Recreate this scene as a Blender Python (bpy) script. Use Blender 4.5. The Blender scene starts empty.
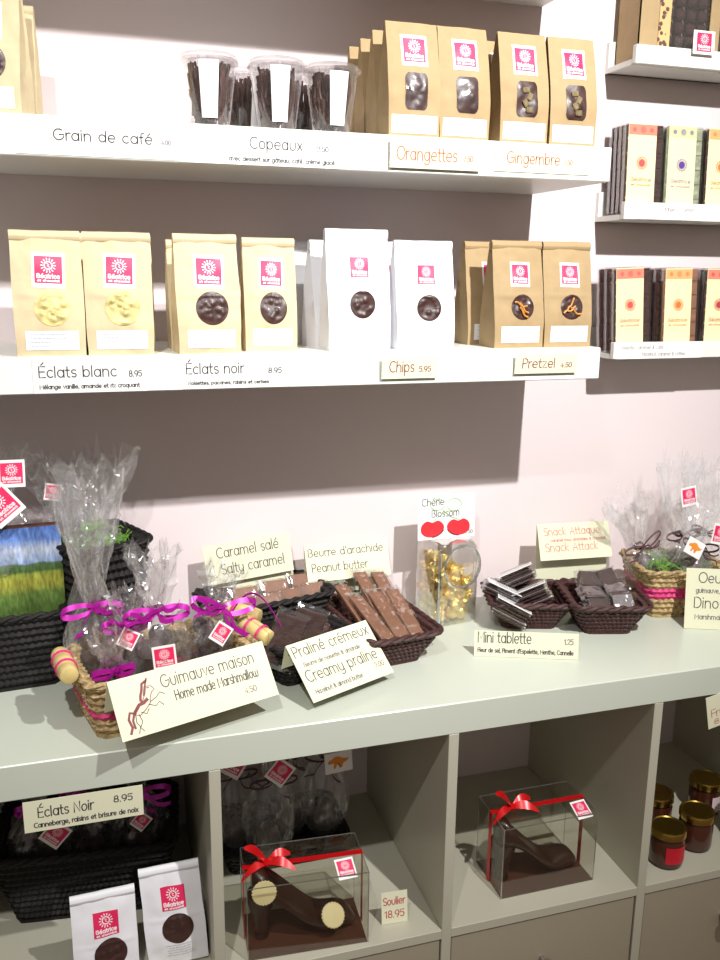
import bpy, math, random
from mathutils import Vector, Matrix, noise
PI = math.pi
sc = bpy.context.scene
col = sc.collection
def R(d): return math.radians(d)

# ------------------------------------------------------------------ materials
def mat(name, rgb, rough=.6, metal=0, var=0, scale=40, bump=0, bscale=None, coat=0, spec=.5, sheen=0, emit=None):
    m = bpy.data.materials.new(name); m.use_nodes = True
    nt = m.node_tree; b = nt.nodes['Principled BSDF']
    rgb = tuple((c/255.0/12.92 if c/255.0 <= .04045 else ((c/255.0+.055)/1.055)**2.4) for c in rgb)
    b.inputs['Base Color'].default_value = (*rgb, 1)
    b.inputs['Roughness'].default_value = rough
    b.inputs['Metallic'].default_value = metal
    b.inputs['Coat Weight'].default_value = coat
    b.inputs['Specular IOR Level'].default_value = spec
    if var or bump:
        tc = nt.nodes.new('ShaderNodeTexCoord')
        n = nt.nodes.new('ShaderNodeTexNoise'); n.inputs['Scale'].default_value = scale; n.inputs['Detail'].default_value = 4
        nt.links.new(tc.outputs['Object'], n.inputs['Vector'])
        if var:
            r = nt.nodes.new('ShaderNodeValToRGB')
            r.color_ramp.elements[0].position = .3; r.color_ramp.elements[1].position = .7
            r.color_ramp.elements[0].color = (*[max(0, c*(1-var)) for c in rgb], 1)
            r.color_ramp.elements[1].color = (*[min(1, c*(1+var)) for c in rgb], 1)
            nt.links.new(n.outputs['Fac'], r.inputs['Fac']); nt.links.new(r.outputs['Color'], b.inputs['Base Color'])
        if bump:
            n2 = n
            if bscale:
                n2 = nt.nodes.new('ShaderNodeTexNoise'); n2.inputs['Scale'].default_value = bscale
                nt.links.new(tc.outputs['Object'], n2.inputs['Vector'])
            bp = nt.nodes.new('ShaderNodeBump'); bp.inputs['Strength'].default_value = bump; bp.inputs['Distance'].default_value = .002
            nt.links.new(n2.outputs['Fac'], bp.inputs['Height']); nt.links.new(bp.outputs['Normal'], b.inputs['Normal'])
    return m
def film(name, tint=(.96, .96, .96), refl=.18, rough=.12, edge=.5, gloss=(1, 1, 1), haze=0.0):
    """clear plastic film: see-through, shiny, more mirror-like at grazing angles"""
    m = bpy.data.materials.new(name); m.use_nodes = True
    nt = m.node_tree; nt.nodes.clear(); N = nt.nodes.new; L = nt.links.new
    o = N('ShaderNodeOutputMaterial'); t = N('ShaderNodeBsdfTransparent'); g = N('ShaderNodeBsdfGlossy'); mx = N('ShaderNodeMixShader')
    t.inputs['Color'].default_value = (*tint, 1); g.inputs['Roughness'].default_value = rough; g.inputs['Color'].default_value = (*gloss, 1)
    lw = N('ShaderNodeLayerWeight'); lw.inputs['Blend'].default_value = .35
    mr = N('ShaderNodeMapRange'); mr.inputs['To Min'].default_value = refl*.35; mr.inputs['To Max'].default_value = edge
    L(lw.outputs['Facing'], mr.inputs['Value']); L(mr.outputs['Result'], mx.inputs['Fac'])
    first = t.outputs[0]
    if haze:
        d = N('ShaderNodeBsdfDiffuse'); d.inputs['Color'].default_value = (.9, .9, .92, 1); m2 = N('ShaderNodeMixShader')
        m2.inputs['Fac'].default_value = haze; L(first, m2.inputs[1]); L(d.outputs[0], m2.inputs[2]); first = m2.outputs[0]
    L(first, mx.inputs[1]); L(g.outputs[0], mx.inputs[2]); L(mx.outputs[0], o.inputs['Surface'])
    return m

M = {}
M['wall'] = mat('wall_paint', (226, 213, 214), .85, var=.015, scale=3)
M['white'] = mat('white_foil', (226, 228, 222), .38, var=.01, scale=6)
M['cab'] = mat('white_cabinet', (186, 183, 165), .35, var=.012, scale=6)
M['cabtop'] = mat('cabinet_top_foil', (200, 206, 192), .3, var=.012, scale=6)
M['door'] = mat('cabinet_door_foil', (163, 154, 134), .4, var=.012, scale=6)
M['floor'] = mat('floor_vinyl', (150, 125, 105), .5, var=.1, scale=5)
M['kraft'] = mat('kraft_paper', (207, 189, 152), .75, var=.05, scale=60, bump=.25, bscale=90)
M['kraftd'] = mat('brown_kraft_paper', (168, 143, 104), .75, var=.05, scale=60, bump=.2, bscale=90)
M['paper'] = mat('white_paper', (232, 232, 236), .6, bump=.2, bscale=60)
M['card'] = mat('cream_card', (224, 224, 194), .7)
M['label'] = mat('label_paper', (240, 238, 236), .5)
M['pink'] = mat('pink_print', (222, 38, 92), .5)
M['pinkw'] = mat('white_print', (250, 225, 232), .5)
M['ink'] = mat('grey_ink', (70, 62, 70), .7)
M['inkl'] = mat('pale_ink', (120, 112, 118), .7)
M['blueink'] = mat('blue_ink', (120, 145, 185), .7)
M['orangeink'] = mat('orange_ink', (205, 105, 75), .7)
M['redink'] = mat('red_ink', (190, 60, 70), .7)
M['redink2'] = mat('faded_red_ink', (205, 120, 110), .7)
M['choc'] = mat('dark_chocolate', (62, 38, 34), .42, var=.25, scale=90, bump=.3, coat=.1)
M['milk'] = mat('milk_chocolate', (142, 100, 76), .5, var=.12, scale=60, bump=.2)
M['choc2'] = mat('shoe_chocolate', (52, 29, 20), .35, var=.12, scale=30, coat=.2)
M['whitechoc'] = mat('white_chocolate', (208, 192, 128), .5, var=.3, scale=90, bump=.6)
M['pretz'] = mat('baked_pretzel', (196, 130, 50), .5, var=.15, scale=80)
M['sugar'] = mat('sugared_ginger', (120, 105, 70), .7, var=.4, scale=200, bump=.6)
M['film'] = film('cellophane_film', (.99, .99, .99), .3, .17, .5, haze=.05)
M['film2'] = film('crisp_cellophane', (.995, .995, .995), .15, .16, .3, haze=.11)
M['wrap'] = film('tight_wrapper', (.97, .97, .98), .3, .1, .45)
M['clear'] = film('clear_plastic', (.95, .95, .93), .08, .05, .16)
M['cup'] = film('cup_plastic', (.985, .985, .99), .16, .12, .55, haze=.02)
M['glass'] = film('jar_glass', (.93, .94, .92), .3, .04, .85)
M['glassedge'] = film('thick_glass', (.68, .74, .76), .7, .06, .9, haze=.08)
M['wickb'] = mat('black_wicker', (20, 14, 14), .75, var=.4, scale=120)
M['wickr'] = mat('brown_wicker', (66, 35, 33), .6, var=.4, scale=120)
M['straw'] = mat('natural_straw', (172, 148, 104), .8, var=.55, scale=150, bump=.5)
M['wood'] = mat('pale_wood_handle', (206, 184, 122), .5, var=.2, scale=50)
M['purple'] = mat('purple_ribbon', (172, 26, 150), .25, metal=.4)
M['raffia'] = mat('pink_raffia', (210, 50, 120), .6)
M['brown'] = mat('brown_string', (80, 45, 55), .6)
M['red'] = mat('red_ribbon', (200, 16, 22), .28, metal=.25)
M['green'] = mat('green_shred', (120, 175, 60), .6, var=.25, scale=200)
M['gold'] = mat('gold_foil', (246, 214, 120), .3, metal=.65, bump=.6, bscale=160)
M['golds'] = mat('gold_lid', (190, 160, 80), .25, metal=1)
M['sauce'] = mat('caramel_sauce', (70, 34, 20), .2, coat=.5)
M['redlabel'] = mat('red_label', (200, 25, 45), .5)
M['cherry'] = mat('cherry_red_print', (215, 45, 55), .5)
M['cherryd'] = mat('dark_cherry_print', (130, 25, 40), .5)
M['stem'] = mat('green_print', (120, 185, 80), .5)
M['sleeve'] = mat('cream_sleeve', (240, 228, 176), .6)
M['bandred'] = mat('coral_band', (236, 130, 108), .6)
M['bandorange'] = mat('orange_band', (240, 168, 110), .6)
M['bandolive'] = mat('sage_band', (196, 196, 150), .6)
M['purpink'] = mat('violet_print', (88, 60, 150), .6)
M['coral'] = mat('coral_print', (228, 84, 84), .6)
M['orangep'] = mat('orange_print', (232, 120, 60), .6)
M['dino'] = mat('dinosaur_orange', (232, 140, 40), .6)
M['maroon'] = mat('maroon_print', (130, 60, 65), .6)
M['steel'] = mat('brushed_knob', (190, 190, 185), .3, metal=1)
M['cream'] = mat('cream_sugar_disc', (232, 218, 165), .6)
M['boxbase'] = mat('brown_board', (78, 42, 26), .6)
M['strip'] = M['white']
M['shav'] = mat('chocolate_shaving', (84, 56, 48), .5, var=.3, scale=80)
M['greenchoc'] = mat('olive_white_bar', (150, 156, 130), .5, var=.25, scale=150)
M['barfilm'] = M['wrap']
def leopard():
    m = mat('leopard_ribbon', (214, 176, 110), .6); nt = m.node_tree
    v = nt.nodes.new('ShaderNodeTexVoronoi'); v.inputs['Scale'].default_value = 110
    r = nt.nodes.new('ShaderNodeValToRGB'); tc = nt.nodes.new('ShaderNodeTexCoord')
    r.color_ramp.elements[0].position = .35; r.color_ramp.elements[0].color = (.1, .05, .04, 1)
    r.color_ramp.elements[1].position = .45; r.color_ramp.elements[1].color = (.68, .42, .18, 1)
    nt.links.new(tc.outputs['Object'], v.inputs['Vector']); nt.links.new(v.outputs['Distance'], r.inputs['Fac'])
    nt.links.new(r.outputs['Color'], nt.nodes['Principled BSDF'].inputs['Base Color']); return m
M['leopard'] = leopard()
def landscape(h):
    """printed meadow picture: grass below, far fields, clouded sky (a print, in the box's own coordinates)"""
    m = mat('meadow_print', (120, 150, 60), .45); nt = m.node_tree; N = nt.nodes.new; L = nt.links.new
    tc = N('ShaderNodeTexCoord'); s = N('ShaderNodeSeparateXYZ'); L(tc.outputs['Object'], s.inputs[0])
    n = N('ShaderNodeTexNoise'); n.inputs['Scale'].default_value = 14; mp = N('ShaderNodeMapping'); mp.inputs['Scale'].default_value = (1.5, 1, 4)
    L(tc.outputs['Object'], mp.inputs[0]); L(mp.outputs[0], n.inputs['Vector'])
    a = N('ShaderNodeMath'); a.operation = 'MULTIPLY_ADD'; L(n.outputs['Fac'], a.inputs[0]); a.inputs[1].default_value = .012; 
    L(s.outputs['Z'], a.inputs[2])
    mr = N('ShaderNodeMapRange'); mr.inputs['From Min'].default_value = .006; mr.inputs['From Max'].default_value = h+.006; L(a.outputs[0], mr.inputs['Value'])
    r = N('ShaderNodeValToRGB'); e = r.color_ramp.elements
    e[0].position = 0; e[0].color = (.05, .10, .02, 1); e[1].position = .28; e[1].color = (.12, .20, .04, 1)
    for p, c in ((.40, (.36, .36, .05, 1)), (.50, (.28, .32, .05, 1)), (.53, (.07, .15, .04, 1)), (.60, (.10, .18, .07, 1)), (.62, (.30, .42, .66, 1)), (.78, (.50, .58, .74, 1)), (.88, (.13, .24, .58, 1)), (1, (.08, .16, .45, 1))):
        k = e.new(p); k.color = c
    L(mr.outputs[0], r.inputs['Fac'])
    n2 = N('ShaderNodeTexNoise'); n2.inputs['Scale'].default_value = 60; mp2 = N('ShaderNodeMapping'); mp2.inputs['Scale'].default_value = (4, 1, 1.2); mp2.inputs['Rotation'].default_value = (0, .5, 0)
    L(tc.outputs['Object'], mp2.inputs[0]); L(mp2.outputs[0], n2.inputs['Vector'])
    mm = N('ShaderNodeMixRGB'); mm.blend_type = 'OVERLAY'; mm.inputs['Fac'].default_value = .95; L(r.outputs['Color'], mm.inputs[1]); L(n2.outputs['Fac'], mm.inputs[2])
    L(mm.outputs[0], nt.nodes['Principled BSDF'].inputs['Base Color']); return m
M['meadow'] = landscape(.136)

# ------------------------------------------------------------------ mesh tools
class MB:
    def __init__(s): s.v = []; s.f = []
    def add(s, vs, fs, T=None):
        o = len(s.v)
        s.v += [tuple(T @ Vector(p)) if T is not None else tuple(p) for p in vs]
        s.f += [tuple(i+o for i in f) for f in fs]; return s
    def box(s, c, d, T=None, bev=0):
        hx, hy, hz = d[0]/2, d[1]/2, d[2]/2
        if not bev:
            vs = [(c[0]+x*hx, c[1]+y*hy, c[2]+z*hz) for x in (-1, 1) for y in (-1, 1) for z in (-1, 1)]
            return s.add(vs, [(0, 1, 3, 2), (4, 6, 7, 5), (0, 4, 5, 1), (2, 3, 7, 6), (0, 2, 6, 4), (1, 5, 7, 3)], T)
        b = min(bev, hx*.99, hy*.99, hz*.99); vs = []; fs = []
        ids = {}
        for x in (-1, 1):
            for y in (-1, 1):
                for z in (-1, 1):
                    for k in range(3):
                        q = [c[0]+x*(hx-b), c[1]+y*(hy-b), c[2]+z*(hz-b)]
                        q[k] += (x, y, z)[k]*b
                        ids[(x, y, z, k)] = len(vs); vs.append(tuple(q))
        I = ids
        for k in range(3):
            for sg in (-1, 1):
                o = [i for i in range(3) if i != k]; ring = []
                for a, c2 in ((-1, -1), (1, -1), (1, 1), (-1, 1)):
                    q = [0, 0, 0]; q[k] = sg; q[o[0]] = a; q[o[1]] = c2; ring.append(I[(*q, k)])
                fs.append(tuple(ring))
        for k in range(3):
            o = [i for i in range(3) if i != k]
            for a in (-1, 1):
                for c2 in (-1, 1):
                    q1 = [0]*3; q2 = [0]*3; q1[o[0]] = q2[o[0]] = a; q1[o[1]] = q2[o[1]] = c2; q1[k] = -1; q2[k] = 1
                    fs.append((I[(*q1, o[0])], I[(*q2, o[0])], I[(*q2, o[1])], I[(*q1, o[1])]))
        for x in (-1, 1):
            for y in (-1, 1):
                for z in (-1, 1): fs.append((I[(x, y, z, 0)], I[(x, y, z, 1)], I[(x, y, z, 2)]))
        return s.add(vs, fs, T)
    def grid(s, fn, nu, nv, T=None, wrap=False):
        vs = [fn(i/nu, j/nv) for j in range(nv+1) for i in range(nu+(0 if wrap else 1))]
        w = nu if wrap else nu+1; fs = []
        for j in range(nv):
            for i in range(nu):
                a = j*w+i; b = j*w+(i+1) % w if wrap else a+1
                fs.append((a, b, b+w, a+w))
        return s.add(vs, fs, T)
    def tube(s, path, r, n=6, closed=False, caps=True, T=None, flat=1.0):
        P = [Vector(p) for p in path]; m = len(P); vs = []; fs = []
        up = Vector((0, 0, 1)); 
        for i, p in enumerate(P):
            if closed: t = P[(i+1) % m]-P[i-1]
            else: t = P[min(i+1, m-1)]-P[max(i-1, 0)]
            if t.length < 1e-9: t = Vector((1, 0, 0))
            t.normalize(); a = t.cross(up)
            if a.length < .05: a = t.cross(Vector((0, 1, 0)))
            a.normalize(); b = a.cross(t); rr = r[i] if isinstance(r, (list, tuple)) else r
            for k in range(n):
                w = 2*PI*k/n; vs.append(tuple(p+a*math.cos(w)*rr+b*math.sin(w)*rr*flat))
        for i in range(m if closed else m-1):
            j = (i+1) % m
            for k in range(n): fs.append((i*n+k, i*n+(k+1) % n, j*n+(k+1) % n, j*n+k))
        if caps and not closed: fs += [tuple(range(n))[::-1], tuple((m-1)*n+k for k in range(n))]
        return s.add(vs, fs, T)
    def lathe(s, prof, n=32, T=None, wob=None):
        vs = []
        for r, z in prof:
            for k in range(n):
                a = 2*PI*k/n; rr = r*(1+(wob(a, z) if wob else 0)); vs.append((rr*math.cos(a), rr*math.sin(a), z))
        fs = [(j*n+k, j*n+(k+1) % n, (j+1)*n+(k+1) % n, (j+1)*n+k) for j in range(len(prof)-1) for k in range(n)]
        if prof[0][0] > 1e-6: fs.append(tuple(range(n))[::-1])
        if prof[-1][0] > 1e-6: fs.append(tuple((len(prof)-1)*n+k for k in range(n)))
        return s.add(vs, fs, T)
    def ribbon(s, path, w, side, T=None, th=.0006):
        """flat band of width w along path, thin but solid; side = direction across"""
        P = [Vector(p) for p in path]; vs = []; fs = []
        for i, p in enumerate(P):
            sd = (side[i] if isinstance(side, list) else Vector(side)).normalized()
            t = (P[min(i+1, len(P)-1)]-P[max(i-1, 0)]); nrm = t.cross(sd)
            nrm = nrm.normalized()*th/2 if nrm.length > 1e-9 else Vector((0, 0, th/2))
            ww = w[i] if isinstance(w, list) else w
            for a, b in ((-1, -1), (1, -1), (1, 1), (-1, 1)): vs.append(tuple(p+sd*a*ww/2+nrm*b))
        m = len(P)
        for i in range(m-1):
            for k in range(4): fs.append((i*4+k, i*4+(k+1) % 4, i*4+4+(k+1) % 4, i*4+4+k))
        fs += [(3, 2, 1, 0), tuple((m-1)*4+k for k in range(4))]
        return s.add(vs, fs, T)
    def strokes(s, lines, w, fn):
        """2-D polylines laid on a surface fn(u,v) as thin painted strokes"""
        for L in lines:
            if len(L) < 2: continue
            P = [Vector(p) for p in L]; n = len(P); vs = []; closed = (P[0]-P[-1]).length < 1e-7
            for i in range(n):
                if closed: a = P[(i+1) % n if i < n-1 else 1]-P[i-1 if i > 0 else n-2]
                else: a = P[min(i+1, n-1)]-P[max(i-1, 0)]
                if a.length < 1e-9: a = Vector((1, 0))
                a.normalize(); q = Vector((-a.y, a.x))*w/2
                e = a*w/2*(-1 if i == 0 else 1 if i == n-1 else 0) if not closed else Vector((0, 0))
                vs.append(fn(*(P[i]+q+e))); vs.append(fn(*(P[i]-q+e)))
            s.add(vs, [(2*i, 2*i+1, 2*i+3, 2*i+2) for i in range(n-1)])
        return s
    def poly(s, pts, fn):
        c = (sum(p[0] for p in pts)/len(pts), sum(p[1] for p in pts)/len(pts)); n = len(pts)
        return s.add([fn(*c)]+[fn(*p) for p in pts], [(0, i+1, (i+1) % n+1) for i in range(n)])
    def build(s, name, m, parent=None, smooth=True, loc=None, rot=None):
        me = bpy.data.meshes.new(name); me.from_pydata(s.v, [], s.f); me.validate(); 
        me.materials.append(M[m] if isinstance(m, str) else m)
        if smooth is True: 
            for p in me.polygons: p.use_smooth = True
            try: me.set_sharp_from_angle(angle=R(38))
            except Exception: pass
        o = bpy.data.objects.new(name, me); col.objects.link(o)
        if parent: o.parent = parent
        if loc: o.location = loc
        if rot: o.rotation_euler = rot
        return o
def tag(o, label, cat, group=None, kind=None):
    if label: o['label'] = label
    if cat: o['category'] = cat
    if group: o['group'] = group
    if kind: o['kind'] = kind
    return o
def thing(name, label, cat, loc=(0, 0, 0), rot=(0, 0, 0), group=None):
    o = bpy.data.objects.new(name, None); col.objects.link(o); o.empty_display_size = .02
    o.location = loc; o.rotation_euler = rot; return tag(o, label, cat, group)
def copy_tree(o, parent=None):
    c = o.copy(); col.objects.link(c)
    if parent: c.parent = parent
    for ch in o.children: copy_tree(ch, c)
    return c
def dup(src, label, loc, rot=(0, 0, 0), scale=None):
    c = copy_tree(src); c.location = loc; c.rotation_euler = rot; c['label'] = label
    if scale: c.scale = scale if isinstance(scale, tuple) else (scale,)*3
    return c
def struct(name, mb, m, smooth=False):
    o = mb.build(name, m, smooth=smooth); o['kind'] = 'structure'; return o

# ------------------------------------------------------------------ thin rounded lettering, drawn from strokes
def A(cx, cy, rx, ry, a0, a1, n=None):
    n = n or max(3, int(abs(a1-a0)/24)+1)
    return [(cx+rx*math.cos(R(a0+(a1-a0)*i/n)), cy+ry*math.sin(R(a0+(a1-a0)*i/n))) for i in range(n+1)]
bowl = A(.45, .5, .45, .5, 0, 360, 14)
G = {
 'a': ([bowl, [(.9, 1), (.9, 0)]], 1.25), 'b': ([bowl, [(0, 1.5), (0, 0)]], 1.25), 'c': ([A(.45, .5, .45, .5, 50, 310)], 1.1),
 'd': ([bowl, [(.9, 1.5), (.9, 0)]], 1.25), 'e': ([[(0, .5), (.9, .5)]+A(.45, .5, .45, .5, 0, 310)[1:]], 1.2),
 'f': ([[(.15, 0), (.15, 1.2)]+A(.45, 1.2, .3, .3, 180, 80)[1:], [(-.08, .92), (.42, .92)]], .75),
 'g': ([bowl, [(.9, 1), (.9, -.1)]+A(.45, -.1, .45, .4, 0, -150)[1:]], 1.25),
 'h': ([[(0, 1.5), (0, 0)], A(.42, .58, .42, .42, 180, 0)+[(.84, 0)]], 1.2), 'i': ([[(0, 1), (0, 0)], [(0, 1.34), (0, 1.42)]], .38),
 'j': ([[(.1, 1), (.1, -.2)]+A(-.15, -.2, .25, .25, 0, -90)[1:], [(.1, 1.34), (.1, 1.42)]], .42),
 'k': ([[(0, 1.5), (0, 0)], [(.7, 1), (.05, .5), (.75, 0)]], 1.05), 'l': ([[(0, 1.5), (0, 0)]], .38),
 'm': ([[(0, 1), (0, 0)], A(.36, .64, .36, .36, 180, 0)+[(.72, 0)], A(1.08, .64, .36, .36, 180, 0)+[(1.44, 0)]], 1.82),
 'n': ([[(0, 1), (0, 0)], A(.42, .58, .42, .42, 180, 0)+[(.84, 0)]], 1.2), 'o': ([bowl], 1.22),
 'p': ([bowl, [(0, 1), (0, -.5)]], 1.25), 'q': ([bowl, [(.9, 1), (.9, -.5)]], 1.25),
 'r': ([[(0, 1), (0, 0)], A(.4, .6, .4, .4, 180, 70)], .75),
 's': ([A(.35, .75, .32, .25, 40, 270)+A(.35, .25, .32, .25, 90, -140)[1:]], .95),
 't': ([[(.15, 1.4), (.15, .25)]+A(.4, .25, .25, .25, 180, 290)[1:], [(-.1, .95), (.45, .95)]], .75),
 'u': ([[(0, 1)]+A(.42, .42, .42, .42, 180, 360)+[(.84, 1)]], 1.2), 'v': ([[(0, 1), (.4, 0), (.8, 1)]], 1.05),
 'w': ([[(0, 1)]+A(.34, .36, .34, .36, 180, 360)+[(.68, .9)], [(.68, .36)]+A(1.02, .36, .34, .36, 180, 360)+[(1.36, 1)]], 1.7),
 'x': ([[(0, 1), (.75, 0)], [(.75, 1), (0, 0)]], 1.05), 'y': ([[(0, 1)]+A(.42, .42, .42, .42, 180, 360)+[(.84, 1), (.84, -.1)]+A(.42, -.1, .42, .38, 0, -140)[1:]], 1.2),
 'z': ([[(0, 1), (.75, 1), (0, 0), (.75, 0)]], 1.05),
 'A': ([[(0, 0), (.55, 1.5), (1.1, 0)], [(.2, .5), (.9, .5)]], 1.4), 'B': ([[(0, 0), (0, 1.5), (.4, 1.5)]+A(.4, 1.13, .4, .37, 90, -90)[1:]+A(.4, .38, .5, .38, 90, -90)[1:]+[(0, 0)]], 1.25),
 'C': ([A(.7, .75, .7, .75, 55, 305)], 1.45), 'D': ([[(0, 0), (0, 1.5), (.4, 1.5)]+A(.4, .75, .7, .75, 90, -90)[1:]+[(0, 0)]], 1.4),
 'E': ([[(.85, 1.5), (0, 1.5), (0, 0), (.85, 0)], [(0, .78), (.75, .78)]], 1.15), 'F': ([[(.85, 1.5), (0, 1.5), (0, 0)], [(0, .78), (.75, .78)]], 1.05),
 'G': ([A(.7, .75, .7, .75, 55, 360)+[(.8, .75)]], 1.65), 'H': ([[(0, 0), (0, 1.5)], [(1, 0), (1, 1.5)], [(0, .78), (1, .78)]], 1.3),
 'L': ([[(0, 1.5), (0, 0), (.8, 0)]], 1.05), 'M': ([[(0, 0), (0, 1.5), (.65, .5), (1.3, 1.5), (1.3, 0)]], 1.65), 'N': ([[(0, 0), (0, 1.5), (1, 0), (1, 1.5)]], 1.35),
 'O': ([A(.7, .75, .7, .75, 0, 360, 16)], 1.65), 'P': ([[(0, 0), (0, 1.5), (.4, 1.5)]+A(.4, 1.1, .5, .4, 90, -90)[1:]+[(0, .7)]], 1.15),
 'R': ([[(0, 0), (0, 1.5), (.4, 1.5)]+A(.4, 1.1, .5, .4, 90, -90)[1:]+[(0, .7)], [(.4, .7), (.9, 0)]], 1.2),
 'S': ([A(.5, 1.12, .45, .38, 35, 270)+A(.5, .37, .45, .37, 90, -145)[1:]], 1.2), 'T': ([[(0, 1.5), (1.1, 1.5)], [(.55, 1.5), (.55, 0)]], 1.25),
 '0': ([A(.4, .7, .4, .7, 0, 360, 14)], 1.05), '1': ([[(.05, 1.15), (.35, 1.4), (.35, 0)]], .7), '2': ([A(.4, 1.0, .4, .4, 160, -30)+[(0, 0), (.8, 0)]], 1.05),
 '3': ([A(.35, 1.05, .35, .35, 140, -90)+A(.35, .35, .4, .35, 90, -140)[1:]], 1.0), '4': ([[(.6, 0), (.6, 1.4), (0, .4), (.85, .4)]], 1.05),
 '5': ([[(.75, 1.4), (.1, 1.4), (.05, .8)]+A(.38, .45, .4, .45, 110, -140)[1:]], 1.0), '7': ([[(0, 1.4), (.8, 1.4), (.25, 0)]], 1.0),
 '8': ([A(.4, 1.05, .33, .35, 0, 360, 12), A(.4, .36, .4, .36, 0, 360, 12)], 1.05), '9': ([A(.4, .95, .4, .45, 0, 360, 12), [(.8, .95), (.7, .3), (.4, 0)]], 1.05),
 '6': ([A(.4, .42, .4, .42, 0, 360, 12), [(0, .45), (.1, 1.0), (.45, 1.4)]], 1.05),
 ' ': ([], .75), ',': ([[(.1, .1), (0, -.25)]], .4), '.': ([[(.05, 0), (.08, .05)]], .4), "'": ([[(.05, 1.5), (.05, 1.2)]], .35),
 '&': ([A(.45, 1.15, .28, .3, 300, -20, 10)+[(.1, .5)]+A(.4, .35, .36, .35, 150, 330)[1:]+[(.9, .8)], [(.3, .95), (.95, 0)]], 1.3),
}
ACC = {'é': ('e', 1), 'è': ('e', -1), 'É': ('E', 1), 'â': ('a', 2), 'ê': ('e', 2)}
def glyphs(text):
    out = []; x = 0
    for ch in text:
        acc = 0
        if ch in ACC: ch, acc = ACC[ch]
        ls, adv = G.get(ch, ([], .6))
        for l in ls: out.append([(p[0]+x, p[1]) for p in l])
        if acc:
            t = 1.72 if ch.isupper() else 1.2
            if acc == 1: out.append([(x+.35, t), (x+.65, t+.3)])
            elif acc == -1: out.append([(x+.6, t), (x+.3, t+.3)])
            else: out.append([(x+.2, t), (x+.45, t+.22), (x+.7, t)])
        x += adv
    return out, x-.25
def text(mb, t, x0, x1, y, xh, w, fn):
    """write t from x0 to x1 on the baseline y with x-height xh"""
    ls, W = glyphs(t); k = (x1-x0)/W
    mb.strokes([[(x0+p[0]*k, y+p[1]*xh) for p in l] for l in ls], w, fn); return mb
def scribble(mb, x0, x1, y0, y1, rows, fn, seed=1, w=.0007, xh=.0011):
    rnd = random.Random(seed)
    for r in range(rows):
        y = y1-(y1-y0)*(r+.5)/rows; x = x0+(rnd.random()*.1)*(x1-x0)
        end = x1-(rnd.random()*.25)*(x1-x0)
        while x < end:
            l = .002+rnd.random()*.004; pts = []
            k = max(2, int(l/.0009))
            for i in range(k+1): pts.append((min(x+l*i/k, end), y+(xh if i % 2 else 0)))
            mb.strokes([pts], w*.7, fn); x += l+.0012
    return mb
def sun(mb, cx, cy, r, fn, w, n=14, filled=False):
    """the flower/sun emblem: a ring of small petals round a medallion"""
    mb.strokes([A(cx, cy, r*.46, r*.46, 0, 360, 16)], w*1.3, fn)
    mb.strokes([[(cx-r*.12, cy+r*.2), (cx+r*.1, cy+r*.1), (cx-r*.08, cy-r*.05), (cx+r*.12, cy-r*.2)]], w, fn)
    for k in range(n):
        a = 2*PI*k/n; c, s_ = math.cos(a), math.sin(a); pts = []
        for q in range(7):
            b = 2*PI*q/6; dx, dy = .19*r*math.cos(b), .085*r*math.sin(b)
            pts.append((cx+(.76*r+dx)*c-dy*s_, cy+(.76*r+dx)*s_+dy*c))
        if filled: mb.poly(pts[:-1], fn)
        else: mb.poly(pts[:-1], fn)
def patch(mb, x0, x1, y0, y1, fn, nu=6, nv=6):
    return mb.grid(lambda u, v: fn(x0+(x1-x0)*u, y0+(y1-y0)*v), nu, nv)
def brand(parent, cx, cy, s, S, rot=0, sheet=True, mg=.16, name='brand_label'):
    """white sticker with a pink square, sun emblem and two lines of lettering; S(x,y,e) is the surface"""
    c, s_ = math.cos(rot), math.sin(rot)
    F = lambda e: (lambda x, y: S(cx+x*c-y*s_, cy+x*s_+y*c, e))
    h = s/2; o = parent
    if sheet:
        o = patch(MB(), -h*(1+mg*1.3), h*(1+mg*1.3), -h*(1+mg*2.2), h*(1+mg*1.8), F(.0005)).build(name, 'label', parent)
        p = patch(MB(), -h, h, -h, h, F(.0009)).build('pink_square', 'pink', o)
    else:
        p = patch(MB(), -h, h, -h, h, F(.0006)).build(name, 'pink', parent); o = p
    m = MB(); f = F(.0013)
    sun(m, 0, h*.32, h*.62, f, s*.035)
    text(m, 'Béatrice', -h*.82, h*.82, -h*.62, h*.2, s*.045, f)
    text(m, 'et chocolat', -h*.8, h*.8, -h*.88, h*.1, s*.028, f)
    m.build('lettering', 'pinkw', o, smooth=False)
    return o
def flatS(x, y, e): return (x, -e, y)          # a surface in the XZ plane facing the viewer side (-Y)

# ------------------------------------------------------------------ the setting
struct('wall_back', MB().box((-.1, .05, .55), (3.6, .1, 2.7)), 'wall')
struct('floor', MB().box((-.1, -1.2, -.836), (3.6, 2.6, .1)), 'floor')

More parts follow.
